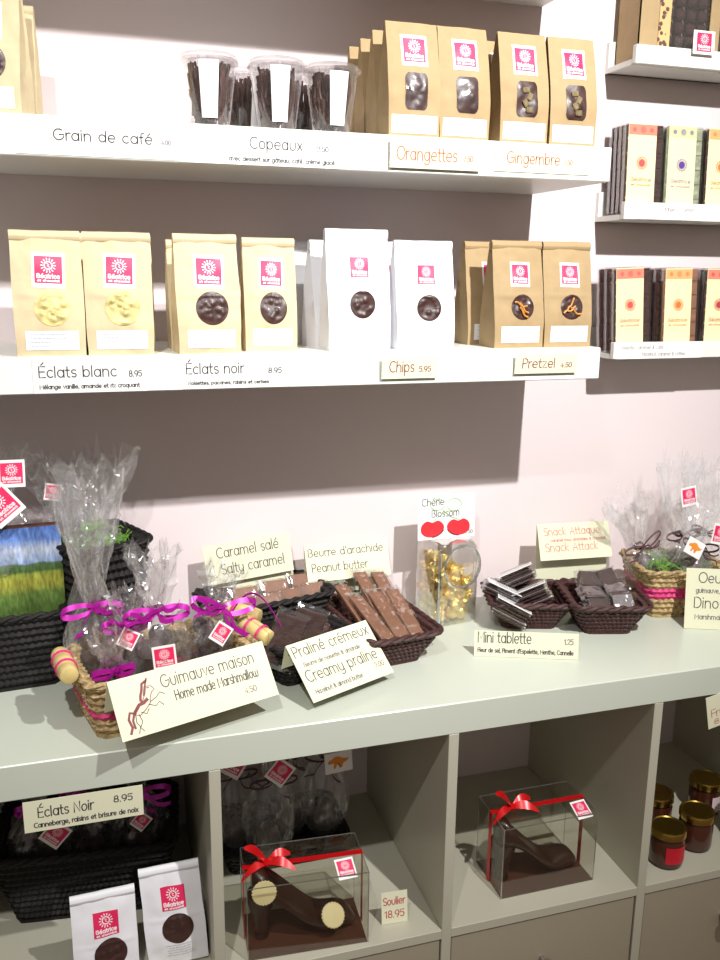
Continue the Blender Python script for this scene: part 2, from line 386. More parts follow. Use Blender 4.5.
# ------------------------------------------------------------------ cube shelving unit that carries the counter
P = .351; t = .016; H = .335; D = .39
unit = thing('cube_shelving_unit', 'long white cube shelving unit under the counter, with open compartments above closed doors', 'shelving unit', (0, 0, -.786))
Z0 = .786
MB().box((0, -D/2, Z0-.025), (6*P+.1, D, .05), bev=.0015).build('top_board', 'cabtop', unit, smooth=False)
MB().box((0, -D/2, .025), (6*P+.1, D, .05), bev=.0015).build('bottom_board', 'cab', unit, smooth=False)
for sx in (-1, 1): MB().box((sx*(3*P+.025), -D/2, Z0/2), (.05, D, Z0-.1), bev=.001).build('side_panel', 'cab', unit, smooth=False)
for i in range(-2, 3): MB().box((i*P, -D/2, Z0/2), (t, D-.001, Z0-.1), bev=.0006).build('upright_divider', 'cab', unit, smooth=False)
for i in range(-3, 3):
    MB().box(((i+.5)*P, -D/2, Z0-.05-H-t/2), (P-t, D-.001, t), bev=.0006).build('shelf_board', 'cab', unit, smooth=False)
    d = MB().box(((i+.5)*P, -D+.012, .05+(H-.002)/2+.002), (P-t-.004, .018, H-.006), bev=.001).build('door', 'door', unit, smooth=False)
    MB().box(((i+.5)*P, -D+.2, .05+H/2), (P-t-.03, .01, H-.03)).build('door_lining', 'door', d, smooth=False)
    T = Matrix.Translation(((i+.5)*P-.004, -D+.003, Z0-.481)) @ Matrix.Rotation(R(90), 4, 'X')
    MB().lathe([(.004, 0), (.004, .012), (.011, .016), (.012, .021), (.009, .025), (0, .026)], 20, T).build('knob', 'steel', d)

# ------------------------------------------------------------------ floating wall shelves and picture ledges
ZS1, ZS2, ZS0, SD = .7451, .4485, 1.0465, .245
for z, lab, xe in ((ZS0, 'topmost thick white floating shelf, only its underside showing', .284), (ZS1, 'upper thick white floating shelf holding clear cups and brown paper bags', .284), (ZS2, 'lower thick white floating shelf holding bags with round windows', .290)):
    tag(MB().box(((xe-.86)/2, -SD/2, z+.0245), (xe+.86, SD, .049), bev=.0012).build('floating_shelf', 'white', smooth=False), lab, 'shelf', 'floating wall shelves')
S1, S2 = ZS1+.049, ZS2+.049
LD = .093; LX0 = .412; LL = .55
def ledge(z, lab):
    o = thing('picture_ledge', lab, 'ledge', (LX0, 0, z), group='picture ledges')
    MB().box((LL/2, -LD/2+.0055, .005), (LL-.0004, LD-.0115, .009)).build('ledge_base', 'white', o, smooth=False)
    MB().box((LL/2, -.005, .026), (LL, .010, .051), bev=.0008).build('back_rail', 'white', o, smooth=False)
    MB().box((LL/2, -LD+.0055, .0155), (LL, .011, .029), bev=.0008).build('front_lip', 'white', o, smooth=False)
for z, l in ((.950, 'top narrow white picture ledge carrying a brown window box'), (.7015, 'middle narrow white picture ledge of bars with red and violet prints'), (.4615, 'bottom narrow white picture ledge of bars with pink and orange prints')):
    ledge(z, l)

# ------------------------------------------------------------------ paper bags
def bag_surface(w, d, h, seed, puff=.004, tall=False):
    def prof(z):
        q = max(0, min(1, z/h))
        if tall: dd = d*(1-.93*max(0, (q-.35)/.65)**1.3)
        else: dd = d*(1-.9*max(0, (q-.22)/.78)**1.15)
        return w/2*(.985+.02*math.sin(q*PI)+.022*noise.noise(Vector((z*28, seed*5.3, 2)))), dd
    def S(x, z, e=0):
        hw, dd = prof(z); u = max(-1, min(1, x/hw)); q = z/h
        y = -dd/2-puff*math.cos(u*PI/2)*math.sin(min(1, max(0, q))*PI*.9+.15)
        n = noise.noise(Vector((x*38+seed*7.1, z*30, seed)))*.0030+noise.noise(Vector((x*90, z*70+seed*3, seed)))*.0006
        if not tall: n += .0011*math.exp(-((z-h*.49)/.0018)**2)
        return Vector((x, y-n*(1-abs(u)**4)-e, z))
    return S, prof
def bag_body(w, d, h, seed, tall=False, roll=.013):
    S, prof = bag_surface(w, d, h, seed, tall=tall); m = MB(); nf, ns, nz = 22, 6, 44; hb = h-(roll*.8 if not tall else 0)
    rings = []
    for j in range(nz+1):
        z = hb*j/nz; hw, dd = prof(z); ring = []
        for i in range(nf+1): ring.append(S(-hw+2*hw*i/nf, z))
        g = .55*dd*min(1, max(0, z/h-.25)*1.8)+.0
        for i in range(1, ns): q = i/ns; ring.append(Vector((hw-min(g, .016)*(1-abs(2*q-1))-.0015*noise.noise(Vector((z*60, seed, q))), -dd/2+dd*q, z)))
        for i in range(nf+1):
            x = hw-2*hw*i/nf; ring.append(Vector((x, dd/2+.002*math.cos(x/hw*PI/2), z)))
        for i in range(1, ns): q = i/ns; ring.append(Vector((-hw+min(g, .016)*(1-abs(2*q-1))+.0015*noise.noise(Vector((z*60, seed+5, q))), dd/2-dd*q, z)))
        rings.append(ring)
    n = len(rings[0]); vs = [tuple(p) for r in rings for p in r]
    fs = [(j*n+k, j*n+(k+1) % n, (j+1)*n+(k+1) % n, (j+1)*n+k) for j in range(nz) for k in range(n)]
    fs += [tuple(range(n))[::-1], tuple(nz*n+k for k in range(n))]
    m.add(vs, fs); return m, S, prof
def lumps(S, cx, cy, rx, ry, seed, amp=.002, square=False, freq=230):
    def f(u, v):
        a = 2*PI*u; r = v
        if square:
            c, s_ = math.cos(a), math.sin(a); k = 1/max(abs(c), abs(s_)); k = min(k, 1.27); x, y = cx+rx*c*k*r, cy+ry*s_*k*r
        else: x, y = cx+rx*math.cos(a)*r, cy+ry*math.sin(a)*r
        d = noise.voronoi(Vector((x*freq*.5, y*freq*.5, seed)))[0][0]
        e = .0006+amp*max(0, 1-d*1.6)*min(1, (1-r)*5)
        return S(x, y, e)
    return MB().grid(f, 40, 12)
def make_bag(kind, seed):
    """kind: dict of paper, size, window"""
    w, d, h = kind['size']; tall = kind.get('tall', False)
    o = thing(kind['name'], 'bag', 'bag', group=kind['group'])
    m, S, prof = bag_body(w, d, h, seed, tall); m.build('bag_body', kind['paper'], o)
    if not tall:
        r = MB(); hw = w/2*1.0
        def rollf(u, v):
            a = 2*PI*v; x = -hw+2*hw*u
            return (x, -.0015-.0060*math.cos(a)+.0008*noise.noise(Vector((x*50, seed, 0))), h-.0075+.0085*(math.sin(a)*.9)+.0006*noise.noise(Vector((x*40, seed, 3))))
        r.grid(rollf, 20, 14)
        nv = 21; r.f += [tuple(j*nv for j in range(14)), tuple(j*nv+20 for j in range(14))[::-1]]
        r.build('rolled_top', kind['paper'], o)
        brand(o, kind.get('lx', .002), h*.69, kind.get('ls', .034), S, kind.get('lrot', 0), sheet=kind['sheet'])
        wx, wz = kind.get('wx', .004), h*.385
        win = lumps(S, wx, wz, kind.get('wr', .0225), kind.get('wr', .0225), seed, .0022 if kind['fill'] != 'whitechoc' else .0050).build('round_window', kind['fill'], o)
        if kind.get('extra') == 'pretzel':
            rnd = random.Random(seed)
            for q in range(3):
                a = rnd.uniform(-1, 1); cx, cz = wx+rnd.uniform(-.006, .006), wz+rnd.uniform(-.01, .01)
                pts = [Vector(S(cx+.011*math.cos(a)*(k/4-1)*1.0, cz+.011*math.sin(a)*(k/4-1)+.002*math.sin(k), .0028)) for k in range(9)]
                MB().tube(pts, .0016, 6).build('pretzel_stick', 'pretz', win)
        if kind['sheet']:
            L = patch(MB(), -.033+wx*.4, .033+wx*.4, h*.05, h*.205, lambda x, y: S(x, y, .0006), 8, 4).build('ingredient_label', 'label', o)
            scribble(MB(), -.029+wx*.4, .029+wx*.4, h*.065, h*.19, 4, lambda x, y: S(x, y, .001), seed).build('small_print', 'blueink', L, smooth=False)
        else:
            scribble(MB(), -.020+wx, .022+wx, h*.09, h*.23, 5, lambda x, y: S(x, y, .0006), seed).build('small_print', 'inkl', o, smooth=False)
    else:
        brand(o, .001, h*.755, .032, S, 0)
        win = lumps(S, .002, h*.40, .0165, .0245, seed, .0016, square=True, freq=150).build('oblong_window', kind['fill'], o)
        if kind.get('film'): lumps(S, .002, h*.40, .0165, .0245, seed+9, .003, square=True, freq=60).build('window_film', 'wrap', win).location.y = -.0012
        if kind.get('extra') == 'ginger':
            for q in range(4):
                T = Matrix.Translation(S(.002+(-1)**q*.003, h*.40-.015+q*.009, .002)) @ Matrix.Rotation(q, 4, 'Y')
                MB().box((0, 0, 0), (.011, .003, .008), T, bev=.0012).build('ginger_piece', 'sugar', win)
        L = patch(MB(), -.034, .034, h*.04, h*.195, lambda x, y: S(x, y, .0006), 8, 4).build('ingredient_label', 'label', o)
        scribble(MB(), -.030, .030, h*.055, h*.185, 4, lambda x, y: S(x, y, .001), seed).build('small_print', 'blueink', L, smooth=False)
    return o
BW = (.087, .052, .160)
kinds = {
 'white_choc': dict(name='kraft_bag', size=BW, paper='kraft', sheet=True, fill='whitechoc', group='pale kraft bags of white chocolate', lrot=-.04),
 'dark': dict(name='kraft_bag', size=BW, paper='kraft', sheet=True, fill='choc', group='pale kraft bags of dark chocolate', lrot=-.03),
 'chips': dict(name='white_paper_bag', size=(.094, .055, .166), paper='paper', sheet=False, fill='choc', group='white paper bags of chips', lx=.001, ls=.027, wr=.019),
 'pretzel': dict(name='kraft_bag', size=(.085, .052, .161), paper='kraftd', sheet=True, fill='choc', extra='pretzel', group='brown kraft bags of pretzels', lrot=-.02, ls=.028, wr=.019),
 'orange': dict(name='tall_kraft_bag', size=(.077, .05, .155), paper='kraftd', tall=True, fill='choc', film=True, group='tall kraft bags of candied peel'),
 'ginger': dict(name='tall_kraft_bag', size=(.077, .05, .155), paper='kraftd', tall=True, fill='choc', extra='ginger', group='tall kraft bags of candied ginger'),
}
def put(src, lab, x, y, z, rz=0, first=None):
    src.location = (x, y, z); src.rotation_euler = (0, 0, R(rz)); src['label'] = lab
Y2 = -.214
b1 = make_bag(kinds['white_choc'], 1); put(b1, 'pale kraft bag of white chocolate, leftmost on the lower shelf', -.528, Y2, S2, 2)
b2 = make_bag(kinds['white_choc'], 2); put(b2, 'pale kraft bag of white chocolate, second from the left on the lower shelf', -.438, Y2, S2, -2)
dup(b1, 'pale kraft bag hidden behind the leftmost white chocolate bag', (-.522, Y2+.062, S2), (0, 0, R(-1)))
dup(b2, 'pale kraft bag hidden behind the second white chocolate bag', (-.433, Y2+.062, S2), (0, 0, R(1)))
b3 = make_bag(kinds['dark'], 3); put(b3, 'pale kraft bag of dark chocolate, front left of its pair and slightly turned', -.322, Y2, S2, 4)
b4 = make_bag(kinds['dark'], 4); put(b4, 'pale kraft bag of dark chocolate with a folded top, right of the turned one', -.229, -.19, S2, -2); b4.scale = (.86, 1, .985)
dup(b3, 'pale kraft bag standing behind the turned dark chocolate bag', (-.325, Y2+.064, S2), (0, 0, R(1)), (1, 1, .96))
c1 = make_bag(kinds['chips'], 5); put(c1, 'tallest white paper bag of chips, front left, above the chips price card', -.103, -.205, S2, 0); c1.scale = (1, 1, 1.035)
c2 = make_bag(dict(kinds['chips'], size=(.092, .052, .158)), 6); put(c2, 'shorter white paper bag of chips beside the brown pretzel bags', .003, -.198, S2, 0)
dup(c1, 'white paper bag in the shade directly behind the tallest chips bag', (-.112, -.138, S2), (0, 0, R(8)), (1, 1, .95))
dup(c1, 'white paper bag furthest back on the left behind the tallest chips bag', (-.128, -.07, S2), (0, 0, R(14)), (1, 1, .95))
dup(c2, 'white paper bag behind the shorter chips bag, filling the gap', (-.018, -.13, S2), (0, 0, R(-3)))
p1 = make_bag(kinds['pretzel'], 7); put(p1, 'brown kraft bag of pretzels, left one of the front pair', .155, -.2, S2, 2)
p2 = make_bag(dict(kinds['pretzel'], size=(.083, .05, .161)), 8); put(p2, 'brown kraft bag of pretzels, at the right end of the lower shelf', .241, -.2, S2, 0)
dup(p1, 'brown kraft bag standing behind the left pretzel bag', (.139, -.132, S2), (0, 0, R(4)))
dup(p2, 'brown kraft bag standing behind the right pretzel bag', (.232, -.134, S2))
o1 = make_bag(kinds['orange'], 11); put(o1, 'tall kraft bag of orange peel, left one of the front pair on the upper shelf', -.024, -.2, S1, 0)
o2 = make_bag(kinds['orange'], 12); put(o2, 'tall kraft bag of orange peel, right one of the front pair on the upper shelf', .053, -.2, S1, 0)
for k, l in enumerate(('second', 'third', 'fourth')):
    dup(o1, 'tall kraft bag of orange peel, %s from the front in the left row' % l, (-.026-.002*k, -.148+.052*k, S1))
    if k < 2: dup(o2, 'tall kraft bag of orange peel, %s from the front in the right row' % l, (.052, -.148+.052*k, S1))
g1 = make_bag(kinds['ginger'], 13); put(g1, 'tall kraft bag of ginger with a dark window, left of its pair', .147, -.2, S1, 0)
g2 = make_bag(kinds['ginger'], 14); put(g2, 'tall kraft bag of ginger with a speckled window, right end of the upper shelf', .2275, -.2, S1, 0)
dup(g1, 'tall kraft bag standing behind the left ginger bag', (.139, -.146, S1))
# plain kraft bag at the far left of the upper shelf
k0 = dict(name='kraft_bag', size=(.085, .055, .16), paper='kraft', sheet=True, fill='choc', group='kraft bags of coffee beans')
b0 = make_bag(k0, 15); put(b0, 'kraft bag cut off by the left edge above the coffee bean sign', -.578, -.19, S1, -14)
dup(b0, 'kraft bag behind the one at the left end of the upper shelf', (-.567, -.128, S1), (0, 0, R(-6)), (1, 1, .93))

# ------------------------------------------------------------------ clear cups of chocolate shavings
def make_cup(seed):
    o = thing('clear_cup', 'cup', 'cup', group='clear cups of chocolate shavings'); rnd = random.Random(seed)
    MB().lathe([(0, .001), (.0245, .001), (.026, .003), (.0365, .082), (.0385, .083), (.0385, .085)], 40).build('cup_wall', 'cup', o)
    lid = MB().lathe([(.0395, .081), (.0405, .083), (.0405, .086), (.0385, .0875), (.037, .090), (.034, .0915), (0, .0915)], 40, wob=lambda a, z: .006*math.sin(a*36) if z < .088 else 0).build('lid', 'cup', o)
    sh = MB()
    for k in range(190):
        a = rnd.uniform(0, 2*PI); rr = .0300*math.sqrt(rnd.random()); base = rnd.uniform(.003, .04); L = rnd.uniform(.03, .055)
        top = min(base+L, .080)
        x0, y0 = rr*.72*math.cos(a), rr*.72*math.sin(a); x1, y1 = x0*1.3+rnd.uniform(-.0015, .0015), y0*1.3+rnd.uniform(-.0015, .0015)
        cu = rnd.uniform(0, 6)
        pts = [Vector((x0+(x1-x0)*q+.0012*math.sin(cu+q*7), y0+(y1-y0)*q+.0012*math.cos(cu+q*7), base+(top-base)*q)) for q in (0, .25, .5, .75, 1)]
        sh.tube(pts, rnd.uniform(.0018, .0034), 5, flat=.6)
    s_ = sh.build('chocolate_shavings', 'shav', o); s_['kind'] = 'stuff'
    def C(x, z, e):
        r = .0262+(z-.003)*.133+e+.0004; a = x/.031; return Vector((r*math.sin(a), -r*math.cos(a), z))
    L = patch(MB(), -.0112, .0112, .010, .079, lambda x, y: C(x, y, .0008), 8, 6).build('paper_label', 'label', o)
    sc_ = MB()
    for k in range(5): scribble(sc_, .014, .076, -.0004, .0004, 1, lambda a, b, k=k: C(.007-.0032*k+b, a, .0012), seed+k)
    sc_.build('small_print', 'blueink', L, smooth=False)
    return o
cup = make_cup(3); cup.location = (-.308, -.205, S1); cup['label'] = 'clear cup of dark chocolate shavings, left of the three front cups'; cup.rotation_euler = (0, 0, R(-8))
cup2 = make_cup(8); cup2.location = (-.217, -.205, S1); cup2['label'] = 'clear cup of dark chocolate shavings, middle one of the front row'; cup2.rotation_euler = (0, 0, R(-3))
cup3 = make_cup(21); cup3.location = (-.140, -.205, S1); cup3['label'] = 'clear cup of dark chocolate shavings, right one beside the kraft bags'; cup3.rotation_euler = (0, 0, R(3)); cup3.scale = (1, 1, .98)
dup(cup2, 'clear cup of shavings behind the gap between the left and middle cups', (-.252, -.125, S1), (0, 0, R(38)))
dup(cup, 'clear cup of shavings behind the gap between the middle and right cups', (-.165, -.125, S1), (0, 0, R(42)))

# ------------------------------------------------------------------ price cards
def card(label, w, h, lines, loc, rot=(0, 0, 0), m='card', ink='ink', name='price_card', th=.0008, sw=.0013, art=None):
    """a flat card in its XZ plane, lower-left corner at the origin, facing -Y; lines = (text, x0, x1, base, xheight[, ink])"""
    o = thing(name, label, 'price card', loc, rot)
    sh = MB().box((w/2, 0, h/2), (w, th, h)).build('card_sheet', m, o, smooth=False)
    for L in lines:
        text(MB(), L[0], L[1], L[2], L[3], L[4], 1.12*sw*min(1, .5+L[4]*60), lambda x, y: (x, -th/2-.0003, y)).build('lettering', L[5] if len(L) > 5 else ink, sh, smooth=False)
    if art: art(sh, -th/2-.0004)
    return o
YF = -SD-.0006
card('long white price strip for coffee beans stuck to the upper shelf edge', .2, .038, [('Grain de café', .045, .165, .018, .0085), ('4.00', .176, .188, .018, .004, 'inkl')], (-.553, YF, .7475), m='strip')
card('long white price strip with two lines below the clear cups', .213, .040, [('Copeaux', .09, .161, .021, .0095), ('2.50', .181, .197, .021, .0045), ('avec dessert sur gâteau, café, crème glacé', .062, .206, .005, .0035)], (-.352, YF, .746), m='strip')
card('cream price card with orange letters under the left tall kraft bags', .137, .038, [('Orangettes', .010, .100, .011, .0115, 'orangeink'), ('7.50', .110, .124, .012, .0055, 'redink2')], (-.068, YF-.004, .751), (R(3), 0, 0), ink='orangeink', sw=.0014)
card('cream price card with orange letters at the right end of the upper shelf', .156, .038, [('Gingembre', .020, .105, .012, .0105, 'orangeink'), ('7.50', .112, .126, .013, .005, 'redink2')], (.092, YF-.0005, .753), ink='orangeink', sw=.0014)
card('white price strip for white chocolate bark on the lower shelf edge', .145, .045, [('Éclats blanc', .008, .106, .021, .0095), ('8.95', .122, .138, .020, .0055), ('Mélange vanille, amande et riz croquant', .008, .135, .006, .0035)], (-.553, YF, .4495), m='strip')
card('white price strip for dark chocolate bark on the lower shelf edge', .15, .044, [('Éclats noir', .004, .083, .021, .0095), ('8.95', .118, .136, .020, .005), ('Noisettes, pacanes, raisins et cerises', .006, .118, .006, .003)], (-.359, YF, .450), m='strip')
card('small cream price card below the white chip bags', .087, .032, [('Chips', .012, .050, .010, .0105), ('5.95', .058, .076, .010, .0055)], (-.075, YF-.004, .4575), (R(4), 0, 0), ink='maroon', sw=.0013)
card('small cream price card under the brown pretzel bags', .107, .030, [('Pretzel', .013, .068, .009, .0095), ('4.50', .078, .097, .009, .005)], (.139, YF-.004, .460), (R(4), 0, 0), ink='maroon', sw=.0013)
# ledge cards
card('white card about oranges and cherries stuck on the middle ledge', .13, .026, [('Oranges', .052, .078, .014, .005), ('Cerises', .092, .116, .014, .005)], (LX0+.02+.004, -LD-.0006, .7035), m='label', name='ledge_card', sw=.0008, ink='inkl')
card('white card about caramel and coffee stuck on the bottom ledge', .18, .028, [('Noisette, caramel & café', .008, .098, .017, .0045), ('Hazelnut, caramel & coffee', .055, .145, .005, .0045)], (LX0+.004, -LD-.0006, .4625), m='label', name='ledge_card', sw=.0008, ink='inkl')

# ------------------------------------------------------------------ chocolate bars on the ledges
def make_bar(band, ink, slab='choc', seed=1, plain=False):
    o = thing('chocolate_bar', 'bar', 'chocolate bar', group='wrapped chocolate bars on the ledges')
    w, d, h = .077, .008, .150
    s_ = MB(); s_.box((0, 0, h/2), (w-.004, d-.003, h-.008), bev=.001)
    for i in range(3):
        for j in range(6): s_.box((-w/2+.014+i*.0245, -d/2+.001, .014+j*.0245), (.021, .003, .021), bev=.001)
    s_.build('chocolate_slab', slab, o)
    def wr(u, v):
        a = 2*PI*u; x = w/2*max(-1, min(1, 1.35*math.cos(a))); y = (d/2+.0006)*max(-1, min(1, 1.6*math.sin(a)))
        z = h*v; pin = 1-.75*max(0, (v-.955)/.045)-.75*max(0, (.03-v)/.03)
        return (x+.0006*noise.noise(Vector((x*200, z*150, seed))), y*pin+.0008*noise.noise(Vector((x*120, z*120, seed+4))), z)
    MB().grid(wr, 36, 40, wrap=True).build('clear_wrapper', 'barfilm', o)
    if plain: return o
    f = lambda e: (lambda x, y: Vector((x, -d/2-.0018-e, y)))
    sx = -.006
    sl = MB().box((sx, 0, h/2+.0005), (.056, d+.0034, h-.004), bev=.0006).build('paper_sleeve', 'sleeve', o, smooth=False)
    patch(MB(), sx-.0275, sx+.0275, h-.020, h-.003, f(.0003), 2, 2).build('ornament_band', band, sl, smooth=False)
    m = MB(); ff = f(.0007)
    sun(m, sx, h-.0115, .0065, ff, .0008, 10); 
    for q in (-1, 1): sun(m, sx+q*.017, h-.0115, .005, ff, .0008, 8)
    m.build('printed_border', ink, sl, smooth=False); m = MB()
    c = (sx, h*.56); sun(m, *c, .0125, ff, .0012, 16)
    m.poly(A(c[0], c[1], .0055, .0055, 0, 360, 16)[:-1], ff)
    m.build('printed_emblem', ink, sl, smooth=False); m = MB()
    text(m, 'Béatrice', sx-.020, sx+.020, h*.36, .0042, .0007, ff); text(m, 'et chocolat', sx-.019, sx+.019, h*.31, .0022, .0005, ff)
    m.build('printed_lettering', ink, sl, smooth=False)
    return o
def row(src, x, z, ys, lean, labs, dx=0, rz=0, ry=0, dup_src=None):
    for k, y in enumerate(ys):
        if k == 0:
            src.location = (x, y, z); src.rotation_euler = (R(lean), R(ry), R(rz)); src['label'] = labs[0]
        elif k == 1:
            plain = make_bar(None, None, dup_src or 'choc', 40+int(x*1000), plain=True)
            plain.location = (x+dx, y, z); plain.rotation_euler = (R(lean), R(ry), R(rz)); plain['label'] = labs[1]
        else: dup(plain, labs[k], (x+dx*k, y, z), (R(lean), R(ry), R(rz)))
ords = ['second', 'third', 'fourth', 'fifth']
BZ2, BZ3 = .7015+.0115, .4615+.0115
row(make_bar('bandred', 'coral', seed=1), .4565, BZ2, [-.074, -.060, -.046, -.032], -3, ['dark chocolate bar with coral red emblem at the left of the middle ledge']+['dark chocolate bar behind the coral one on the middle ledge, %s in line' % s_ for s_ in ords])
row(make_bar('bandolive', 'purpink', 'greenchoc', seed=2), .5375, BZ2, [-.074, -.060, -.046], -3, ['pale speckled bar with violet emblem on the middle ledge']+['pale speckled bar behind the violet one on the middle ledge, %s in line' % s_ for s_ in ords], dup_src='greenchoc')
row(make_bar('bandorange', 'orangep', seed=3), .6195, BZ2, [-.074, -.060, -.046], -3, ['dark chocolate bar with orange band cut by the right edge of the middle ledge']+['dark chocolate bar behind the cut-off orange one on the middle ledge, %s in line' % s_ for s_ in ords])
row(make_bar('bandred', 'coral', seed=4), .4595, BZ3, [-.074, -.060, -.046], -3, ['dark chocolate bar with pink emblem at the left of the bottom ledge']+['dark chocolate bar behind the pink one on the bottom ledge, %s in line' % s_ for s_ in ords], ry=-2.5, dx=-.006)
row(make_bar('bandorange', 'orangep', 'milk', seed=5), .5585, BZ3, [-.074, -.060, -.046, -.032], -3, ['chocolate bar with orange emblem in the middle of the bottom ledge']+['chocolate bar behind the orange one on the bottom ledge, %s in line' % s_ for s_ in ords], ry=-1.2, dx=-.006)
row(make_bar('bandred', 'redink', seed=6), .645, BZ3, [-.074, -.060, -.046], -3, ['dark chocolate bar with red emblem cut by the right edge of the bottom ledge']+['dark chocolate bar behind the cut-off red one on the bottom ledge, %s in line' % s_ for s_ in ords])

# brown window box on the top ledge
o = thing('window_box', 'brown card box with a dark window and leopard ribbon on the top ledge', 'gift box', (.423, -.0785, .9605))
bx = MB(); W_, Dp, Hh = .26, .066, .16
bx.box((W_/2, .0665-.002, Hh/2), (W_, .002, Hh)); bx.box((W_/2, Dp/2, .001), (W_, Dp, .002)); bx.box((W_/2, Dp/2, Hh-.001), (W_, Dp, .002))
bx.box((.001, Dp/2, Hh/2), (.002, Dp, Hh)); bx.box((W_-.001, Dp/2, Hh/2), (.002, Dp, Hh))
bx.box((.0285, .001, Hh/2), (.057, .002, Hh)); bx.box((.085+.0435, .001, .007), (.086, .002, .014)); bx.box((.0985, .001, .009), (.09, .002, .018)); bx.box((.148, .001, Hh/2), (.020, .002, Hh)); bx.box((.25, .001, Hh/2), (.02, .002, Hh)); bx.box((.2, .001, .009), (.1, .002, .018)); bx.box((.15, .001, Hh-.009), (.2, .002, .018))
bx.build('box_shell', 'kraftd', o, smooth=False)
MB().box((.15, .0035, .08), (.19, .001, .15)).build('window_film', 'wrap', o, smooth=False)
ct = MB(); rnd = random.Random(4)
for i in range(9):
    for j in range(7): ct.box((.066+i*.022, .02, .016+j*.021), (.018, .02, .017), Matrix.Rotation(0, 4, 'X'), bev=.004)
ct = ct.build('chocolate_pieces', 'choc', o); ct['kind'] = 'stuff'
MB().box((.0475, -.0012, Hh/2), (.022, .0016, Hh)).build('leopard_ribbon', 'leopard', o, smooth=False)
o = thing('logo_card', 'small pink logo card leaning on the front of the top ledge', 'sign', (.516, -.0995, .972), (R(-3), 0, 0))
s_ = MB().box((.021, 0, .018), (.042, .0008, .037)).build('card_sheet', 'label', o, smooth=False)
brand(s_, .021, .0185, .029, lambda x, y, e: (x, -.0004-e, y), sheet=False, name='pink_square')

# ------------------------------------------------------------------ baskets
def rrect(hx, hy, r, n):
    pts = []; seg = [(hx-r, hy-r, 0), (-hx+r, hy-r, 90), (-hx+r, -hy+r, 180), (hx-r, -hy+r, 270)]
    for cx, cy, a0 in seg:
        for k in range(5): a = R(a0+90*k/4); pts.append(Vector((cx+r*math.cos(a), cy+r*math.sin(a))))
    # resample evenly
    L = [0]
    for i in range(len(pts)): L.append(L[-1]+(pts[(i+1) % len(pts)]-pts[i]).length)
    out = []; j = 0
    for i in range(n):
        s_ = L[-1]*i/n
        while L[j+1] < s_: j += 1
        q = (s_-L[j])/(L[j+1]-L[j]+1e-12); a, b = pts[j], pts[(j+1) % len(pts)]
        out.append(a+(b-a)*q)
    return out
def basket(label, m, base, top, h, loc, rz=0, tilt=0, rows=9, name='wicker_basket', per=.011, stripe=None, slope_back=0):
    o = thing(name, label, 'basket', loc, (R(tilt), 0, R(rz)))
    n = int((top[0]+top[1])*2/per)*4; wv = MB(); st = MB(); rr = h/rows*.62
    for i in range(rows):
        q = (i+.5)/rows; hx, hy = (base[0]+(top[0]-base[0])*q)/2-rr, (base[1]+(top[1]-base[1])*q)/2-rr
        P_ = rrect(hx, hy, .016, n); pts = []
        for k, p in enumerate(P_):
            d = p.normalized(); off = .0016*math.cos(PI*k/2+PI*i)+.0006*noise.noise(Vector((k*.3, i, 1)))
            zz = rr+(h-rr)*q+.0006*noise.noise(Vector((k*.2, i*3.1, 5)))+slope_back*q*(p.y/hy)
            pts.append(Vector((p.x+d.x*off, p.y+d.y*off, zz)))
        (st if stripe and i in stripe[1] else wv).tube(pts, rr, 5, closed=True)
    wv.build('woven_wall', m, o)
    if stripe: st.build('coloured_strand', stripe[0], o)
    bz = MB(); P_ = rrect(base[0]/2-.002, base[1]/2-.002, .014, 40)
    bz.add([(p.x, p.y, 0.0005) for p in P_]+[(p.x, p.y, .005) for p in P_], [tuple(range(40))[::-1], tuple(range(40, 80))]+[(k, (k+1) % 40, 40+(k+1) % 40, 40+k) for k in range(40)])
    bz.build('base', m, o)
    rm = MB(); P_ = rrect(top[0]/2-.002, top[1]/2-.002, .018, n//2)
    for ph in (0, PI):
        rm.tube([Vector((p.x, p.y, h+slope_back*(p.y/(top[1]/2)))) + Vector((p.normalized().x, p.normalized().y, 0))*.0026*math.cos(k*.8+ph)+Vector((0, 0, .0026*math.sin(k*.8+ph))) for k, p in enumerate(P_)], .0034, 6, closed=True)
    rm.build('braided_rim', m, o)
    return o
def tent(label, w, h, lines, loc, rot, back=None, ink='ink', art=None, sw=.0012, name='tent_card', open_=.035):
    """folded card: front leaf hangs from the fold at the top edge; loc is the fold's left end"""
    o = thing(name, label, 'price card', loc, rot)
    sh = MB().box((w/2, 0, -h/2), (w, .0008, h)).build('front_leaf', 'card', o, smooth=False)
    if back:
        b = MB().box((w/2, 0, -back/2), (w, .0008, back)).build('back_leaf', 'card', o, smooth=False); b.rotation_euler = (open_, 0, 0); b.location = (0, .001, 0)
    for L in lines:
        text(MB(), L[0], L[1], L[2], L[3]-h, L[4], sw*min(1, .5+L[4]*60), lambda x, y: (x, -.0007, y)).build('lettering', L[5] if len(L) > 5 else ink, sh, smooth=False)
    if art: art(sh, -.0007)
    return o
